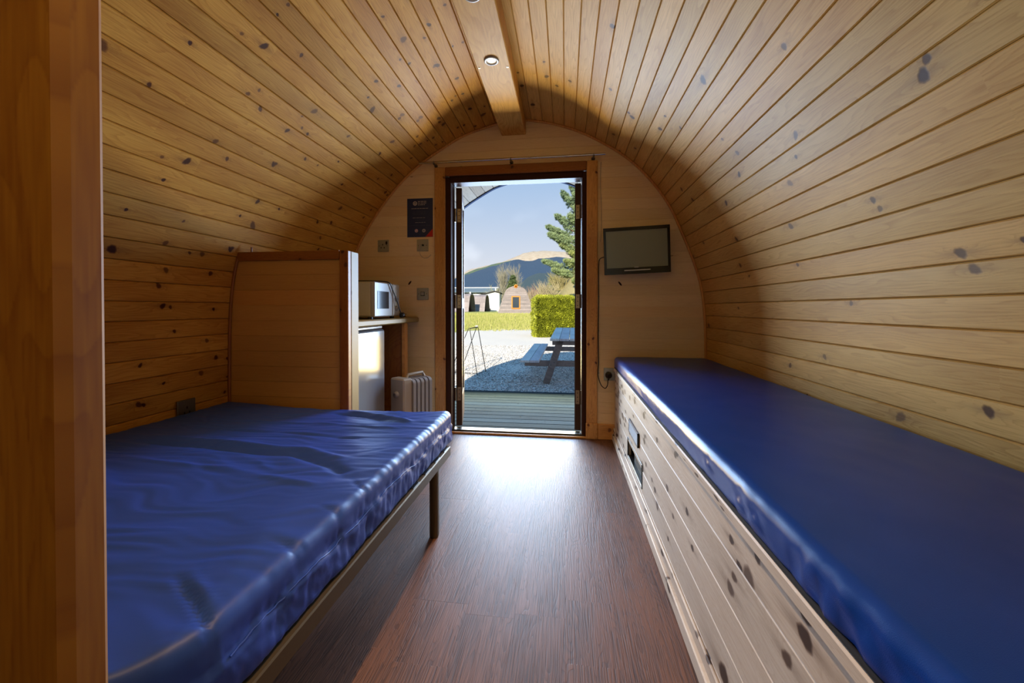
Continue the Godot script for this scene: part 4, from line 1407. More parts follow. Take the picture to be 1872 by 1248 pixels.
func build_ground() -> void:
	# deck
	var dk := struct("deck", "weathered blue grey timber deck of boards outside the doorway", "deck")
	var d := DB + 0.11
	while d < 4.66:
		var m := wood(Vector3(1, 0, 0), Vector3(0, 0, 1), 8, 0.12, 1.3, -(d + 0.057))
		m.box(P(-0.4 , -0.092, d + 0.057), Vector3(3.3, 0.024, 0.114), 0.004)
		part(m.made(), "deck_board", pick("deck"), dk)
		d += 0.120
	for x in [-1.9, -0.9, 0.1, 1.1]:
		part(MB.new().box(P(x, -0.20, (DB + 4.66) / 2 + 0.05), Vector3(0.05, 0.19, 4.62 - DB - 0.12), 0.003).made(), "joist", M.shell, dk)
	# gravel
	var gravel_tex := noise_tex(1024, 0.16, 17, [rgb8(160, 154, 146), rgb8(206, 199, 190), rgb8(232, 226, 217), rgb8(248, 244, 238)], 4)
	var gm := mat(Color.WHITE, 0.9, {"tex": gravel_tex, "bump": gravel_tex, "bump_cm": 1.2, "tri": Vector3(0.55, 0.55, 0.55), "world": true})
	var rows := []
	for i in 60:
		var dd := 2.0 + i * 0.27
		var row := []
		for j in 41:
			var x := -18.0 + j * 0.9
			row.append(P(x, gy(dd) + 0.012 * sin(x * 3.1 + dd) * sin(dd * 2.3), dd))
		rows.append(row)
	var gr := part(MB.new().grid(rows, false, false).made(), "ground", gm)
	tag(gr, "pale gravel yard between the deck and the grass bank", "gravel", "", "structure")
	# loose stones near the deck
	var st := MB.new()
	var rr := RandomNumberGenerator.new()
	rr.seed = 91
	st.lathe([Vector2(0, -0.5), Vector2(0.8, -0.32), Vector2(1.0, 0.05), Vector2(0.65, 0.42), Vector2(0, 0.55)], Vector3.ZERO, Basis.IDENTITY, 7)
	var sm := mat(Color.WHITE, 0.85)
	sm.vertex_color_use_as_albedo = true
	var xf := []
	var cols := []
	for i in 30000:
		var dd := 4.66 + 6.5 * pow(rr.randf(), 1.35)
		var x := rr.randf_range(-0.30 * dd - 0.3, 0.06 * dd + 0.6)
		var s := rr.randf_range(0.006, 0.0145)
		var b := Basis.from_euler(Vector3(rr.randf() * 0.8, rr.randf() * TAU, rr.randf() * 0.8)) * Basis.from_scale(Vector3(s * rr.randf_range(0.8, 1.5), s * 0.8, s))
		xf.append(Transform3D(b, P(x, gy(dd) + s * 0.25 + 0.004, dd)))
		var v := rr.randf_range(0.26, 0.80)
		cols.append(Color(v, v * 0.97, v * rr.randf_range(0.90, 0.97)))
	var pb := multi("gravel", st.made(), sm, xf, cols)
	tag(pb, "loose grey gravel stones lying between deck and picnic table", "gravel", "", "stuff")
	# grass bank
	var lawn_tex := noise_tex(512, 0.05, 29, [rgb8(112, 120, 40), rgb8(150, 156, 64), rgb8(174, 170, 94), rgb8(192, 184, 126)], 5)
	var lm := mat(Color.WHITE, 0.95, {"tex": lawn_tex, "tri": Vector3(0.35, 0.35, 0.35), "world": true})
	rows = []
	for i in 70:
		var dd := 14.4 + i * 0.35 if i < 44 else 29.8 + (i - 44) * 6.0
		var row := []
		for j in 61:
			var x := -60.0 + j * 2.0
			row.append(P(x, lawn_y(x, dd) + 0.02 * sin(x * 1.7 + dd * 0.9), dd))
		rows.append(row)
	tag(part(MB.new().grid(rows, false, false).made(), "lawn", lm), "sunlit yellow green grass bank rising beyond the gravel yard", "lawn", "", "structure")
	var bl := MB.new()
	for k in 4:
		var a := k * 1.7
		var o := Vector3(cos(a), 0, sin(a)) * 0.02
		var side := Vector3(-sin(a), 0, cos(a)) * 0.006
		bl.face([o - side, o + side, o * 2.2 + Vector3(0, 0.07 + 0.015 * k, 0)], Vector3(0, -1, 0))
	var bm := mat(Color.WHITE, 0.8)
	bm.vertex_color_use_as_albedo = true
	bm.backlight_enabled = true
	bm.backlight = Color(0.25, 0.25, 0.2)
	xf = []
	cols = []
	for i in 9000:
		var dd := rr.randf_range(15.2, 27.0)
		var x := rr.randf_range(-0.29 * dd, -0.03 * dd)
		if dd - x * 0.12 < 16.2 + rr.randf() * 1.2: continue
		var s := rr.randf_range(0.7, 1.5)
		xf.append(Transform3D(Basis(Vector3.UP, rr.randf() * TAU) * Basis.from_scale(Vector3(s, s * rr.randf_range(0.7, 1.2), s)), P(x, lawn_y(x, dd), dd)))
		var g := rr.randf()
		cols.append(Color(0.27, 0.31, 0.05).lerp(Color(0.46, 0.43, 0.17), g))
	tag(multi("grass", bl.made(), bm, xf, cols), "short grass blades growing on the bank", "grass", "", "stuff")


func build_table() -> void:
	var t := thing("picnic_table", "weathered grey wooden picnic table with attached bench on the gravel", "picnic table", P(0.135, gy(6.1), 6.0), deg_to_rad(-1.0))
	t.rotation.x = deg_to_rad(1.4)
	var l := 2.25
	var put := func(c: Vector3, s: Vector3, g: Vector3, w: Vector3, called: String, bas := Basis.IDENTITY):
		var m := wood(g, w, 8, 0.15, 1.3, c.dot(w))
		m.box(c, s, 0.005, bas)
		part(m.made(), called, pick("table_leg" if called.ends_with("bearer") else "table_wood"), t)
	var top := 0.72
	for i in 5:
		put.call(Vector3((i - 2) * 0.143, top - 0.018, -l / 2), Vector3(0.137, 0.036, l), Vector3(0, 0, 1), Vector3(1, 0, 0), "tabletop_plank")
	for s in [-1, 1]:
		for i in 2:
			put.call(Vector3(s * (0.585 + i * 0.143), 0.375, -l / 2), Vector3(0.137, 0.036, l), Vector3(0, 0, 1), Vector3(1, 0, 0), "seat_plank")
	for z in [-0.22, -(l - 0.22)]:
		put.call(Vector3(0, top - 0.078, z), Vector3(0.66, 0.08, 0.045), Vector3(1, 0, 0), Vector3(0, 1, 0), "top_bearer")
		put.call(Vector3(0, 0.312, z - 0.05), Vector3(1.52, 0.088, 0.045), Vector3(1, 0, 0), Vector3(0, 1, 0), "seat_bearer")
		for s in [-1, 1]:
			var m := wood(Vector3(0, 1, 0), Vector3(1, 0, 0), 8, 0.12, 1.3, s * 0.3)
			m.bar(Vector3(s * 0.425, 0.01, z), Vector3(s * 0.205, top - 0.04, z), 0.105, 0.045, 0.005, Vector3(0, 0, 1))
			var leg := part(m.made(), "leg", pick("table_leg"), t)
			for q in [0.30, 0.335]:
				part(MB.new().lathe([Vector2(0, 0.005), Vector2(0.007, 0.004), Vector2(0.010, 0.0)], Vector3(s * (0.425 - 0.31 * q) + (q - 0.317) * 1.2, q, z + 0.0225), Basis(Vector3(1, 0, 0), PI / 2), 10).made(), "bolt", M.grey_metal, leg)


func build_stand() -> void:
	var o := thing("folding_stand", "thin dark metal folding frame standing on the gravel by the door leaf", "stand")
	var g := gy(6.9)
	var t1 := P(-1.63, 0.55, 6.85)
	var t2 := P(-1.53, 0.57, 7.05)
	var b1 := P(-1.475, g, 6.75)
	var b2 := P(-1.395, g + 0.01, 7.10)
	var c1 := P(-1.98, g, 6.78)
	var c2 := P(-1.86, g + 0.01, 7.12)
	var tube := func(a, b, r, called): part(MB.new().tube([a, b], r, 8).made(), called, M.black, o)
	tube.call(t1, b1, 0.0065, "leg")
	tube.call(t2, b2, 0.0065, "leg")
	tube.call(t1 + Vector3(-0.02, 0, 0), c1, 0.0065, "leg")
	tube.call(t2 + Vector3(-0.02, 0, 0), c2, 0.0065, "leg")
	tube.call(t1, t2, 0.009, "top_bar")
	tube.call(b1.lerp(t1, 0.03), b2.lerp(t2, 0.03), 0.005, "rung")
	tube.call(c1.lerp(t1, 0.03), c2.lerp(t2, 0.03), 0.005, "rung")
	tube.call(b1.lerp(t1, 0.05), c1.lerp(t1, 0.05), 0.006, "brace")
	part(MB.new().box(t2 + Vector3(-0.02, 0.012, 0), Vector3(0.05, 0.03, 0.04), 0.006).made(), "hinge_cap", M.white_paint, o)


func build_hedge() -> void:
	var o := thing("hedge", "clipped bright yellow green conifer hedge behind the picnic table", "hedge")
	var a := P(-0.90, gy(13.7), 13.7)
	var b := P(0.30, gy(13.9), 13.95)
	var along := (b - a).normalized()
	var back := Vector3(along.z, 0, -along.x)
	if back.z > 0: back = -back
	var h := 1.26
	var dep := 0.9
	var len_ := Vector2(b.x - a.x, b.z - a.z).length()
	var dark := mat(rgb8(70, 78, 18), 0.95)
	var mb := MB.new()
	mb.box((a + b) / 2 + back * dep / 2 + Vector3(0, h / 2 - 0.03, 0), Vector3(len_ - 0.10, h - 0.06, dep - 0.12), 0.05, Basis(Vector3(along.x, 0, along.z).normalized(), Vector3.UP, -back))
	part(mb.made(), "core", dark, o)
	# sprays of scale leaves
	var lf := MB.new()
	for k in 5:
		var an := (k - 2) * 0.5
		var dir := Vector3(sin(an), cos(an), 0.15 * (k % 2)).normalized()
		var sd := Vector3(dir.y, -dir.x, 0.3).normalized() * 0.14
		var r0 := dir * 0.1
		lf.face([r0 - sd * 0.3, r0 + dir * 0.5 - sd, r0 + dir * 1.0, r0 + dir * 0.5 + sd, r0 + sd * 0.3], Vector3(0, 0, -5))
	var lm := mat(Color.WHITE, 0.6)
	lm.vertex_color_use_as_albedo = true
	lm.backlight_enabled = true
	lm.backlight = Color(0.3, 0.35, 0.1)
	lm.cull_mode = BaseMaterial3D.CULL_DISABLED
	var r := RandomNumberGenerator.new()
	r.seed = 44
	var bump := FastNoiseLite.new()
	bump.frequency = 1.0
	bump.seed = 8
	var xf := []
	var cols := []
	var flat := Vector3(along.x, 0, along.z).normalized()
	for i in 17000:
		var u := r.randf() * len_
		var v := r.randf()
		var where := r.randf()
		var p: Vector3
		var n: Vector3
		if where < 0.62:
			p = a + flat * u + Vector3(0, v * h, 0)
			n = -back
		elif where < 0.85:
			p = a + flat * u + back * v * dep + Vector3(0, h, 0)
			n = Vector3.UP
		elif where < 0.97:
			p = a + back * v * dep + Vector3(0, r.randf() * h, 0)
			n = -flat
		else:
			p = b + back * v * dep + Vector3(0, r.randf() * h - (b.y - a.y), 0)
			n = flat
		p.y += (b.y - a.y) * clampf(u / len_, 0, 1)
		var k := bump.get_noise_3d(p.x * 4.0, p.y * 4.0, p.z * 4.0)
		p += n * (0.09 * k + r.randf_range(-0.04, 0.03))
		var s := r.randf_range(0.07, 0.15)
		var up := (n + Vector3(0, r.randf_range(0.2, 1.2), 0) + Vector3(r.randf_range(-0.7, 0.7), r.randf_range(-0.3, 0.3), r.randf_range(-0.7, 0.7))).normalized()
		var x := up.cross(Vector3(r.randf() - 0.5, r.randf() - 0.5, r.randf() - 0.5)).normalized()
		xf.append(Transform3D(Basis(x, up, x.cross(up)) * Basis.from_scale(Vector3(s, s, s)), p))
		var g := clampf(r.randf() * 0.8 + k * 0.5, 0, 1)
		cols.append(Color(0.11, 0.135, 0.008).lerp(Color(0.44, 0.47, 0.028), g))
	multi("foliage", lf.made(), lm, xf, cols, o)
	for i in 6:
		var p := a + flat * (0.25 + i * 0.5) + back * 0.45
		part(MB.new().tube([p + Vector3(0, -0.05, 0), p + Vector3(0.02, 0.5, 0)], 0.03, 7).made(), "stem", M.brown, o)


# a pod's end: straight-sided at the foot, curving in to a blunt ridge
func pod_arch(half: float, high: float) -> PackedVector2Array:
	var o := PackedVector2Array()
	var w := [1.0, 0.93, 0.82, 0.69, 0.585, 0.50, 0.36, 0.19]
	var y := [0.0, 0.16, 0.36, 0.60, 0.79, 0.88, 0.945, 0.985]
	for i in 8: o.append(Vector2(-half * w[i], high * y[i]))
	o.append(Vector2(0, high))
	for i in 8: o.append(Vector2(half * w[7 - i], high * y[7 - i]))
	return o


# another pod: its boarded end faces local +z
func pod(at: Vector3, turn: float, label: String, window: bool, length := 4.0, dark_end := false) -> void:
	var o := thing("camping_pod", label, "pod", at, turn, "")
	var arch := pod_arch(1.42, 2.30)
	var big := pod_arch(1.50, 2.40)
	var y := 0.0
	while y < 2.5:
		var band := PackedVector2Array([Vector2(-3, y + 0.004), Vector2(3, y + 0.004), Vector2(3, y + 0.146), Vector2(-3, y + 0.146)])
		for poly in Geometry2D.intersect_polygons(arch, band):
			if is_tiny(poly): continue
			var m := wood(Vector3(1, 0, 0), Vector3(0, 1, 0), 8, 0.15, 1.3, y)
			m.ext(poly, 0.02 + (0.5 if dark_end else 0.0), 0.05 + (0.5 if dark_end else 0.0))
			part(m.made(), "end_board", M.brown if dark_end else pick("pod_board"), o)
		y += 0.15
	var mb := MB.new()
	mb.ext(arch, 0.06 + (0.5 if dark_end else 0.0), length)
	part(mb.made(), "body", M.shell, o)
	# barrel of boards
	for i in big.size() - 1:
		var a := big[i]
		var b := big[i + 1]
		var m := wood(Vector3(0, 0, 1), Vector3(b.x - a.x, b.y - a.y, 0).normalized(), 8, 0.2, 1.3, 0.0)
		var i0 := arch[i]
		var i1 := arch[i + 1]
		var mid := Vector3((a.x + b.x + i0.x + i1.x) / 4, (a.y + b.y + i0.y + i1.y) / 4, -length / 2)
		if a.distance_to(b) < 0.03: continue
		var e := (b - a).normalized() * 0.006
		a += e
		b -= e
		for q in [[a, b], [i0, i1]]:
			m.face([Vector3(q[0].x, q[0].y, 0), Vector3(q[1].x, q[1].y, 0), Vector3(q[1].x, q[1].y, -length), Vector3(q[0].x, q[0].y, -length)], mid)
		for z in [0.0, -length]:
			m.face([Vector3(a.x, a.y, z), Vector3(b.x, b.y, z), Vector3(i1.x, i1.y, z), Vector3(i0.x, i0.y, z)], mid)
		part(m.made(), "roof_board", pick("pod_board"), o)
	if window:
		var orange := mat(rgb8(196, 118, 34), 0.6)
		var pane := mat(rgb8(52, 62, 72), 0.1)
		var wx := 0.30
		var y0 := 0.62
		var y1 := 1.56
		for q in [[Vector3(-wx, (y0 + y1) / 2, 0), Vector3(0.09, y1 - y0 + 0.09, 0.06)], [Vector3(wx, (y0 + y1) / 2, 0), Vector3(0.09, y1 - y0 + 0.09, 0.06)], [Vector3(0, y0, 0), Vector3(0.51, 0.09, 0.06)], [Vector3(0, y1, 0), Vector3(0.51, 0.09, 0.06)]]:
			part(MB.new().box(q[0], q[1], 0.006).made(), "window_frame", orange, o)
		part(MB.new().box(Vector3(0, (y0 + y1) / 2, -0.012), Vector3(0.52, y1 - y0 - 0.09, 0.03), 0.0).made(), "window_pane", pane, o)
		part(MB.new().lathe([Vector2(0, 0.06), Vector2(0.13, 0.05), Vector2(0.15, 0.0)], Vector3(0, 2.38, 0.0), Basis(Vector3(1, 0, 0), PI / 2), 10).made(), "ridge_boss", orange, o)


func build_far_pods() -> void:
	var y := lawn_y(-4, 32.0)
	pod(P(-3.87, y - 0.22, 32.0), deg_to_rad(8), "brown boarded camping pod with orange framed window beyond the grass bank", true)
	pod(P(-10.3, lawn_y(-10, 45) - 0.35, 44.5), deg_to_rad(86), "brown barrel shaped camping pod nearest the door leaf, its dark end turned away", false, 5.0, true)
	pod(P(-9.35, lawn_y(-10, 48) - 0.35, 48.5), deg_to_rad(87), "brown barrel shaped camping pod standing second, just right of the first barrel", false, 5.0, true)


func build_buildings() -> void:
	var white := mat(rgb8(228, 228, 226), 0.7)
	var roofm := mat(rgb8(58, 56, 58), 0.8)
	var blue := mat(rgb8(96, 112, 124), 0.8)
	# white gabled shed
	var y := lawn_y(-11, 60)
	var o := thing("white_shed", "white boarded shed with a dark sloping roof behind the barrel pods", "shed", P(-10.37, lawn_y(-10, 53), 53.0), deg_to_rad(6))
	var poly := PackedVector2Array([Vector2(-1.3, -0.1), Vector2(1.75, -0.1), Vector2(1.75, 2.45), Vector2(1.1, 2.6), Vector2(-1.3, 2.0)])
	for i in 9:
		var band := PackedVector2Array([Vector2(-3, -0.1 + i * 0.3 + 0.01), Vector2(3, -0.1 + i * 0.3 + 0.01), Vector2(3, 0.2 + i * 0.3), Vector2(-3, 0.2 + i * 0.3)])
		for q in Geometry2D.intersect_polygons(poly, band):
			if not is_tiny(q): part(MB.new().ext(q, -0.02, 0.02).made(), "wall_board", white, o)
	part(MB.new().ext(poly, 0.02, 5.0).made(), "wall", white, o)
	var mb := MB.new()
	mb.bar(Vector3(-1.6, 2.0, -2.4), Vector3(1.15, 2.69, -2.4), 5.4, 0.10, 0.01)
	mb.bar(Vector3(1.1, 2.69, -2.4), Vector3(1.95, 2.47, -2.4), 5.4, 0.10, 0.01)
	part(mb.made(), "roof", roofm, o)
	part(MB.new().box(Vector3(-0.2, 0.25, 0.02), Vector3(1.6, 0.28, 0.05), 0.01).made(), "dark_opening", M.black, o)
	# long hall with a blue-grey roof
	o = thing("long_hall", "long low white hall with a blue grey roof below the hill", "hall", P(-25.5, 1.0, 108.0), deg_to_rad(3))
	part(MB.new().box(Vector3(0, 1.5, -5), Vector3(13.5, 4.6, 10), 0.05).made(), "wall", white, o)
	part(MB.new().bar(Vector3(0, 4.2, 0.8), Vector3(0, 5.6, -5.0), 14.2, 0.2, 0.02).made(), "roof", blue, o)
	part(MB.new().bar(Vector3(0, 5.6, -5.0), Vector3(0, 4.2, -10.8), 14.2, 0.2, 0.02).made(), "roof", blue, o)
	part(MB.new().box(Vector3(0, 5.72, -5.0), Vector3(14.3, 0.2, 0.5), 0.02).made(), "ridge_cap", white, o)
	part(MB.new().box(Vector3(7.0, 3.6, 0.9), Vector3(0.3, 3.2, 0.3), 0.02).made(), "corner_post", white, o)
	# static caravans
	var where := [[-19.4, 79.0, "cream white static caravan at the left end, partly behind a barrel pod"], [-17.0, 76.0, "cream white static caravan standing in the middle of the row"], [-14.8, 77.5, "cream white static caravan just left of the white shed"]]
	for q in where:
		var c := thing("static_caravan", q[2], "caravan", P(q[0], 0.42, q[1]), deg_to_rad(12), "static caravans below the hill")
		part(MB.new().box(Vector3(0, 1.55, -1.6), Vector3(1.7, 2.3, 3.2), 0.08).made(), "body", white, c)
		part(MB.new().bar(Vector3(-0.95, 2.70, -1.6), Vector3(0, 3.05, -1.6), 3.4, 0.08, 0.01).made(), "roof", M.white_paint, c)
		part(MB.new().bar(Vector3(0, 3.05, -1.6), Vector3(0.95, 2.70, -1.6), 3.4, 0.08, 0.01).made(), "roof", M.white_paint, c)
		part(MB.new().box(Vector3(0, 1.75, 0.0), Vector3(1.2, 0.8, 0.06), 0.02).made(), "window", M.black, c)
		part(MB.new().box(Vector3(0, 0.2, -1.6), Vector3(1.6, 0.45, 3.1), 0.02).made(), "skirt", roofm, c)
	tag(part(MB.new().tube([P(-15.6, 0.3, 66.0), P(-15.6, 3.6, 66.0)], 0.12, 10).made(), "white_post", white), "slim white post standing behind the nearest barrel pod", "post")


func twigs(mb: MB, base: Vector3, top: Vector3, r0: float, depth: int, r: RandomNumberGenerator, spread: float) -> void:
	mb.tube([base, base.lerp(top, 0.5) + Vector3(r.randf_range(-1, 1), 0, r.randf_range(-1, 1)) * base.distance_to(top) * 0.03, top], [r0, r0 * 0.7, r0 * 0.3], 4, false)
	if depth == 0: return
	var len_ := base.distance_to(top)
	for k in 5:
		var f := r.randf_range(0.3, 0.95)
		var p := base.lerp(top, f)
		var a := r.randf() * TAU
		var dir := ((top - base).normalized() + Vector3(cos(a), 0.1, sin(a)) * spread).normalized()
		twigs(mb, p, p + dir * len_ * r.randf_range(0.32, 0.55), r0 * 0.5, depth - 1, r, spread)


func bank_y(x: float, d: float) -> float:
	var h := 4.4 * smoothstep(-2.6, 1.8, x - (d - 32.0) * 0.05) * smoothstep(26.0, 36.0, d)
	return lawn_y(x, d) - 0.05 + h + 0.12 * sin(x * 2.1 + d) * sin(d * 1.3)


func needle_tuft(count: int, l: float, wd: float, sd: int) -> ArrayMesh:
	var r := RandomNumberGenerator.new()
	r.seed = sd
	var mb := MB.new()
	for k in count:
		var dir := Vector3(r.randf_range(-1, 1), r.randf_range(-0.2, 1.2), r.randf_range(-1, 1)).normalized()
		var sd_ := dir.cross(Vector3(r.randf() - 0.5, r.randf() - 0.5, r.randf() - 0.5)).normalized() * wd
		mb.face([-sd_, sd_, dir * l], -dir)
	return mb.made()


func build_trees() -> void:
	var r := RandomNumberGenerator.new()
	r.seed = 19
	var pale := mat(rgb8(146, 142, 124), 0.9)
	var bark := mat(rgb8(112, 84, 62), 0.9)
	# two bare upright trees
	var k := 0
	for q in [[-9.55, 62.0, 6.3, "pale bare upright tree, the taller and broader of the pair behind the pod"], [-8.1, 65.5, 6.6, "pale bare upright tree, the slimmer of the pair, right of the dark conifer"]]:
		var o := thing("bare_tree", q[3], "tree", P(q[0], 0.4, q[1]), 0.0, "bare upright trees behind the pod")
		var mb := MB.new()
		part(MB.new().tube([Vector3.ZERO, Vector3(0.05, 2.0, 0), Vector3(0.0, q[2] * 0.8, 0)], [0.16, 0.11, 0.03], 7).made(), "trunk", pale, o)
		for i in 60:
			var y := r.randf_range(0.5, q[2] * 0.62)
			var a := r.randf() * TAU
			var e := Vector3(cos(a) * r.randf_range(0.3, 0.95), minf(q[2], y + r.randf_range(1.6, 3.4)), sin(a) * 0.9)
			twigs(mb, Vector3(0, y, 0), e, 0.030, 2, r, 0.30)
		part(mb.made(), "branches", pale, o)
		k += 1
	# dark conifer between them
	var nm := mat(Color.WHITE, 0.8)
	nm.vertex_color_use_as_albedo = true
	nm.cull_mode = BaseMaterial3D.CULL_DISABLED
	var tuft := needle_tuft(14, 1.0, 0.10, 4)
	var o := thing("conifer", "dark green bushy conifer between the two bare trees", "tree", P(-7.45, 0.4, 58.0))
	part(MB.new().tube([Vector3.ZERO, Vector3(0, 4.6, 0)], [0.14, 0.03], 7).made(), "trunk", bark, o)
	var xf := []
	var cols := []
	for i in 2600:
		var y := 0.2 + 5.2 * (1.0 - sqrt(r.randf()))
		var rad := (5.7 - y) * 0.36 * sqrt(r.randf()) + 0.05
		var a := r.randf() * TAU
		var s := r.randf_range(0.18, 0.34)
		xf.append(Transform3D(Basis.from_euler(Vector3(r.randf() * 0.9, a, r.randf() * 0.9)) * Basis.from_scale(Vector3(s, s, s)), Vector3(cos(a) * rad, y, sin(a) * rad)))
		cols.append(Color(0.05, 0.085, 0.035).lerp(Color(0.15, 0.20, 0.07), r.randf()))
	multi("foliage", tuft, nm, xf, cols, o)
	# large pine whose boughs reach in from the right
	o = thing("pine_tree", "tall blue green pine reaching into the right of the doorway view", "tree", P(1.25, gy(15) + 0.4, 22.0))
	part(MB.new().tube([Vector3(0.1, -0.4, 0), Vector3(0, 3, 0), Vector3(0.1, 6, 0.1), Vector3(0, 9.2, 0)], [0.20, 0.17, 0.12, 0.04], 9).made(), "trunk", bark, o)
	xf = []
	cols = []
	var boughs := [
		# from (on trunk), tip, share of tufts, yellow
		[Vector3(0, 5.6, 0.2), Vector3(-0.95, 7.0, 0.3), 150, 0.0], [Vector3(0, 5.2, 0.2), Vector3(-1.35, 6.45, 0.4), 150, 0.0],
		[Vector3(0, 6.3, 0.1), Vector3(-0.6, 7.5, 0.6), 130, 0.05], [Vector3(0, 4.2, 0.3), Vector3(-1.65, 5.25, 0.5), 140, 0.1],
		[Vector3(0, 3.7, 0.3), Vector3(-2.1, 4.75, 0.3), 200, 0.15], [Vector3(0, 3.6, 0.4), Vector3(-2.0, 4.25, 0.8), 180, 0.2],
		[Vector3(0, 3.3, 0.2), Vector3(-1.4, 3.75, 0.6), 170, 0.45], [Vector3(0, 3.1, 0.0), Vector3(-0.9, 3.3, 0.7), 110, 0.8],
		[Vector3(0, 2.3, 0.3), Vector3(-2.3, 2.95, 0.2), 130, 0.2], [Vector3(0, 2.1, 0.4), Vector3(-1.8, 2.45, 0.5), 130, 0.35],
		[Vector3(0, 2.0, 0.4), Vector3(-0.8, 1.9, 0.9), 60, 0.6], [Vector3(0, 4.8, 0.2), Vector3(-0.7, 5.6, 0.9), 140, 0.3], [Vector3(0, 4.6, 0.3), Vector3(-1.0, 5.2, 0.7), 150, 0.2], [Vector3(0, 5.6, 0.3), Vector3(-0.75, 6.3, 0.8), 130, 0.1], [Vector3(0, 2.7, 0.3), Vector3(-1.2, 2.9, 0.8), 110, 0.5],
		[Vector3(0, 5.0, 0.0), Vector3(1.5, 6.3, 0.3), 120, 0.0], [Vector3(0, 3.6, 0.0), Vector3(1.9, 4.4, 0.3), 120, 0.2], [Vector3(0, 7.2, 0.0), Vector3(0.3, 9.4, 0.3), 120, 0.0],
		[Vector3(0, 2.4, 0.0), Vector3(1.8, 2.8, -0.3), 90, 0.2], [Vector3(0, 4.0, 0.0), Vector3(0.3, 4.9, -1.9), 90, 0.2], [Vector3(0, 5.8, 0.0), Vector3(0.4, 7.4, 1.2), 100, 0.0],
	]
	for bo in boughs:
		var a: Vector3 = bo[0]
		var b: Vector3 = bo[1]
		var mid := a.lerp(b, 0.55) + Vector3(0, -0.16, 0)
		part(MB.new().tube([a, mid, b], [0.055, 0.035, 0.012], 6).made(), "branch", bark, o)
		for i in int(bo[2] * 3.4):
			var f := 0.30 + 0.74 * sqrt(r.randf())
			var p := a.lerp(mid, f / 0.55) if f < 0.55 else mid.lerp(b, (f - 0.55) / 0.45)
			var sp := 0.46 * (1.2 - f)
			p += Vector3(r.randf_range(-1, 1) * sp, r.randf_range(-0.5, 0.9) * sp + 0.05, r.randf_range(-1, 1) * (sp + 0.25))
			var s := r.randf_range(0.07, 0.15)
			xf.append(Transform3D(Basis.from_euler(Vector3(r.randf_range(-0.6, 0.6), r.randf() * TAU, r.randf_range(-0.2, 1.0))) * Basis.from_scale(Vector3(s, s, s)), p))
			var g := r.randf()
			var c := Color(0.10, 0.17, 0.11).lerp(Color(0.24, 0.33, 0.17), g)
			cols.append(c.lerp(Color(0.42, 0.44, 0.09), bo[3] * r.randf_range(0.4, 1.0)))
	multi("needles", needle_tuft(18, 1.0, 0.085, 9), nm, xf, cols, o)
	# dry bank and shrubs to the right behind the hedge
	var dry_tex := noise_tex(256, 0.06, 77, [rgb8(120, 112, 66), rgb8(156, 144, 100), rgb8(176, 166, 126)], 4)
	var rows := []
	for i in 22:
		var d := 26.0 + i * 0.9
		var row := []
		for j in 40:
			var x := -5.0 + j * 0.6
			row.append(P(x, bank_y(x, d), d))
		rows.append(row)
	tag(part(MB.new().grid(rows, false, false).made(), "dry_bank", mat(Color.WHITE, 0.95, {"tex": dry_tex, "tri": Vector3(0.5, 0.5, 0.5), "world": true})), "bank of dry straw coloured grass rising behind the hedge", "bank", "", "structure")
	var shrubs := [
		[-3.76, 40.2, 2.2, 1.3, rgb8(142, 116, 98), "reddish tan bare shrub right behind the brown pod"],
		[-2.6, 37.4, 1.9, 1.0, rgb8(156, 144, 116), "straw coloured bare shrub rising left of the hedge top"],
		[-1.3, 31.5, 1.7, 0.95, rgb8(160, 150, 120), "straw coloured bare shrub rising over the hedge middle"],
		[-0.33, 34.2, 1.3, 1.1, rgb8(150, 142, 98), "olive straw shrub below the pine's lowest bough"],
		[-2.3, 43.5, 2.6, 1.2, rgb8(138, 116, 102), "thin brownish shrub standing farthest back below the hill"],
	]
	for s in shrubs:
		var sh := thing("bare_shrub", s[5], "shrub", P(s[0], bank_y(s[0], s[1]) - 0.05, s[1]), 0.0, "bare shrubs behind the hedge")
		var mb := MB.new()
		for i in 110:
			var a := r.randf() * TAU
			var rad: float = s[3] * sqrt(r.randf())
			twigs(mb, Vector3(cos(a) * rad * 0.4, 0, sin(a) * rad * 0.4), Vector3(cos(a) * rad, s[2] * r.randf_range(0.6, 1.0), sin(a) * rad), 0.022, 1, r, 0.5)
		part(mb.made(), "stems", mat(s[4], 0.9), sh)
	# green shrubs
	for s in [[-1.0, 39.6, 2.6, 1.0, "green juniper like shrub among the straw coloured shrubs"], [1.5, 33.0, 2.0, 1.0, "green shrub on the dry bank below the pine"]]:
		var sh := thing("green_shrub", s[4], "shrub", P(s[0], bank_y(s[0], s[1]), s[1]))
		part(MB.new().tube([Vector3.ZERO, Vector3(0, s[2] * 0.8, 0)], [0.08, 0.02], 6).made(), "stem", bark, sh)
		xf = []
		cols = []
		for i in 420:
			var a := r.randf() * TAU
			var y := r.randf()
			var rad: float = s[3] * sqrt(r.randf()) * sqrt(1.0 - y * 0.8)
			var z := r.randf_range(0.16, 0.28)
			xf.append(Transform3D(Basis.from_euler(Vector3(r.randf(), a, r.randf())) * Basis.from_scale(Vector3(z, z, z)), Vector3(cos(a) * rad, s[2] * y, sin(a) * rad)))
			cols.append(Color(0.14, 0.20, 0.06).lerp(Color(0.34, 0.36, 0.14), r.randf()))
		multi("foliage", tuft, nm, xf, cols, sh)
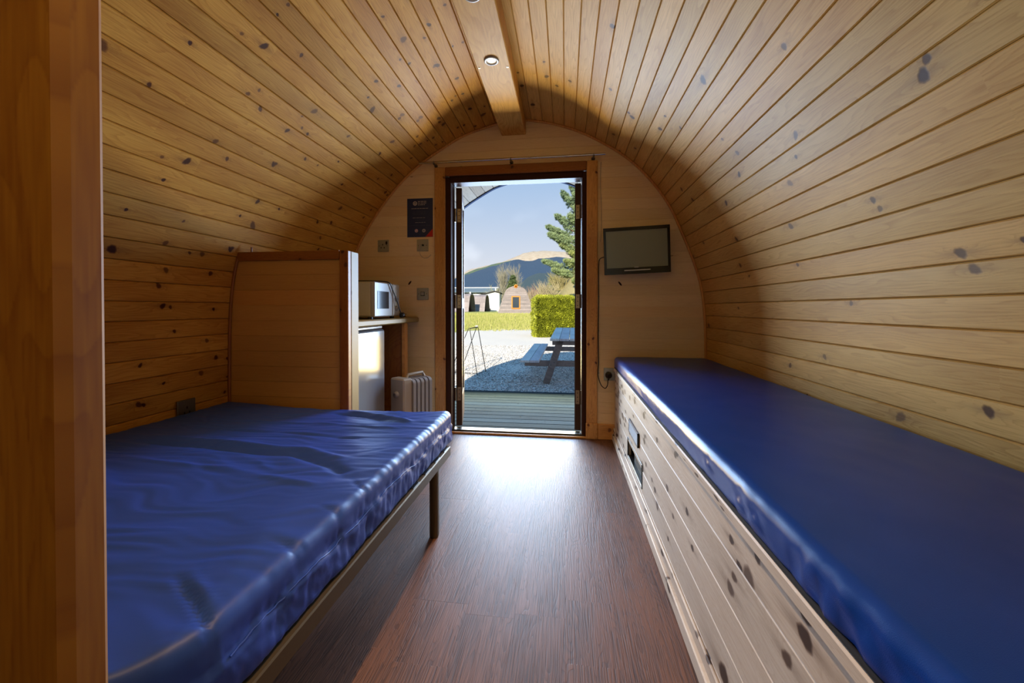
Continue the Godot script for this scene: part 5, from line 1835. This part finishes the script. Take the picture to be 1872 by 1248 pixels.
	# hazy trees in front of the hall
	for s in [[-21.0, 92.0, 3.4, "pale olive bare tree standing in front of the long hall"], [-15.2, 88.0, 4.2, "grey green bare tree between long hall and taller bare trees"]]:
		var sh := thing("bare_tree", s[3], "tree", P(s[0], 0.3, s[1]))
		var mb := MB.new()
		for i in 26:
			var a := r.randf() * TAU
			twigs(mb, Vector3(0, 0.2, 0), Vector3(cos(a) * r.randf_range(0.4, 1.9), s[2] * r.randf_range(0.6, 1.0), sin(a) * 1.5), 0.05, 2, r, 0.6)
		part(mb.made(), "branches", mat(rgb8(150, 152, 120), 0.9), sh)


func ridge_mesh(pts: Array, dist: float, base: float, depth: float, rough: float, sd: int, step := 12.0) -> ArrayMesh:
	# pts: (bearing x/d, slope (y - eye)/d) along the crest
	var fn := FastNoiseLite.new()
	fn.seed = sd
	fn.frequency = 0.012
	fn.fractal_octaves = 4
	var rows := []
	var n := 14
	for i in n + 5:
		var f := minf(float(i) / n, 1.0) if i <= n else 1.0 - (i - n) * 0.16
		var row := []
		var j := 0
		var x: float = pts[0][0] * dist
		var last: float = pts[pts.size() - 1][0] * dist
		while x <= last:
			var q := x / dist
			while j < pts.size() - 2 and pts[j + 1][0] < q: j += 1
			var t: float = clampf((q - pts[j][0]) / (pts[j + 1][0] - pts[j][0]), 0, 1)
			var d := dist - depth * (1.0 - float(i) / n)
			var hgt: float = lerpf(pts[j][1], pts[j + 1][1], t) * minf(d, dist)
			var y := base + (hgt - base) * pow(sin(f * PI / 2), 0.8)
			y += fn.get_noise_2d(x, d * 1.5) * rough * (0.4 + 0.6 * f)
			row.append(P(x, 0.9 + y, d))
			x += step
		rows.append(row)
	return MB.new().grid(rows, false, false).made()


func build_hills() -> void:
	var top := [[-1.2, 0.03], [-0.6, 0.05], [-0.36, 0.060], [-0.262, 0.0775], [-0.251, 0.0850], [-0.2226, 0.100], [-0.194, 0.106], [-0.152, 0.115], [-0.1245, 0.126], [-0.0966, 0.137], [-0.0625, 0.141], [-0.0285, 0.1395], [0.02, 0.136], [0.12, 0.125], [0.4, 0.10], [1.0, 0.06]]
	var straw := noise_tex(256, 0.03, 15, [rgb8(156, 140, 120), rgb8(174, 160, 140), rgb8(184, 174, 158)], 4)
	tag(part(ridge_mesh(top, 2600.0, -10.0, 900.0, 6.0, 3, 20.0), "hills", mat(Color.WHITE, 1.0, {"tex": straw, "tri": Vector3(0.004, 0.004, 0.004), "world": true})), "straw coloured sunlit hilltop on the skyline beyond the forest", "hill", "", "structure")
	var wood_ := [[-1.2, 0.02], [-0.6, 0.04], [-0.36, 0.050], [-0.255, 0.0725], [-0.2226, 0.0875], [-0.194, 0.0985], [-0.180, 0.1035], [-0.152, 0.1105], [-0.134, 0.1165], [-0.1135, 0.1205], [-0.094, 0.1175], [-0.076, 0.1165], [-0.0625, 0.1205], [-0.042, 0.123], [-0.015, 0.1245], [0.05, 0.118], [0.4, 0.09], [1.0, 0.05]]
	var fir := noise_tex(256, 0.09, 35, [rgb8(30, 52, 76), rgb8(42, 66, 92), rgb8(56, 82, 102)], 4)
	tag(part(ridge_mesh(wood_, 1900.0, -8.0, 900.0, 7.0, 5, 14.0), "forest_hill", mat(Color.WHITE, 1.0, {"tex": fir, "tri": Vector3(0.01, 0.01, 0.01), "world": true})), "dark blue forested hillside filling the middle distance", "hill", "", "structure")
	var green := [[-1.2, 0.025], [-0.6, 0.045], [-0.36, 0.057], [-0.262, 0.0765], [-0.251, 0.0835], [-0.2226, 0.098], [-0.194, 0.104], [-0.18, 0.1095], [-0.152, 0.1145], [-0.134, 0.1185], [-0.11, 0.1175], [-0.05, 0.112], [0.1, 0.10], [0.4, 0.07], [1.0, 0.05]]
	var turf := noise_tex(256, 0.06, 25, [rgb8(60, 78, 62), rgb8(78, 96, 74), rgb8(96, 110, 84)], 4)
	tag(part(ridge_mesh(green, 2250.0, -9.0, 500.0, 3.0, 13, 16.0), "green_shoulder", mat(Color.WHITE, 1.0, {"tex": turf, "tri": Vector3(0.008, 0.008, 0.008), "world": true})), "dull green shoulder of hill between the forest and the straw hilltop", "hill", "", "structure")
	var low := [[-0.14, 0.0], [-0.105, 0.06], [-0.085, 0.078], [-0.0625, 0.0865], [-0.035, 0.0875], [-0.018, 0.085], [0.05, 0.07], [0.3, 0.03]]
	var fir2 := noise_tex(256, 0.09, 36, [rgb8(36, 54, 66), rgb8(50, 70, 78), rgb8(66, 84, 84)], 4)
	tag(part(ridge_mesh(low, 900.0, -4.0, 350.0, 3.0, 9, 6.0), "wooded_spur", mat(Color.WHITE, 1.0, {"tex": fir2, "tri": Vector3(0.02, 0.02, 0.02), "world": true})), "smaller grey green wooded spur in front of the forested hillside", "hill", "", "structure")
	# valley floor out to the hills
	var rows := []
	for i in 12:
		var d := 120.0 + i * 200.0
		var row := []
		for j in 30: row.append(P(-1800.0 + j * 124.0, 0.2 - (d - 120.0) * 0.002, d))
		rows.append(row)
	tag(part(MB.new().grid(rows, false, false).made(), "valley_ground", mat(rgb8(104, 112, 84), 1.0)), "hazy green valley floor stretching to the hills", "field", "", "structure")
	# trees along the valley
	var r := RandomNumberGenerator.new()
	r.seed = 66
	var m := mat(Color.WHITE, 0.95)
	m.vertex_color_use_as_albedo = true
	var xf := []
	var cols := []
	for i in 700:
		var d := r.randf_range(150.0, 420.0)
		var x := r.randf_range(-0.42, 0.15) * d
		var s := r.randf_range(2.0, 4.5)
		xf.append(Transform3D(Basis(Vector3.UP, r.randf() * TAU) * Basis.from_scale(Vector3(s, s * 1.3, s)), P(x, 0.1 + s * 0.5, d)))
		cols.append(Color(0.06, 0.085, 0.08).lerp(Color(0.17, 0.18, 0.12), r.randf()))
	tag(multi("distant_trees", needle_tuft(60, 1.0, 0.28, 21), m, xf, cols), "hazy belt of trees along the valley below the hills", "trees", "", "stuff")
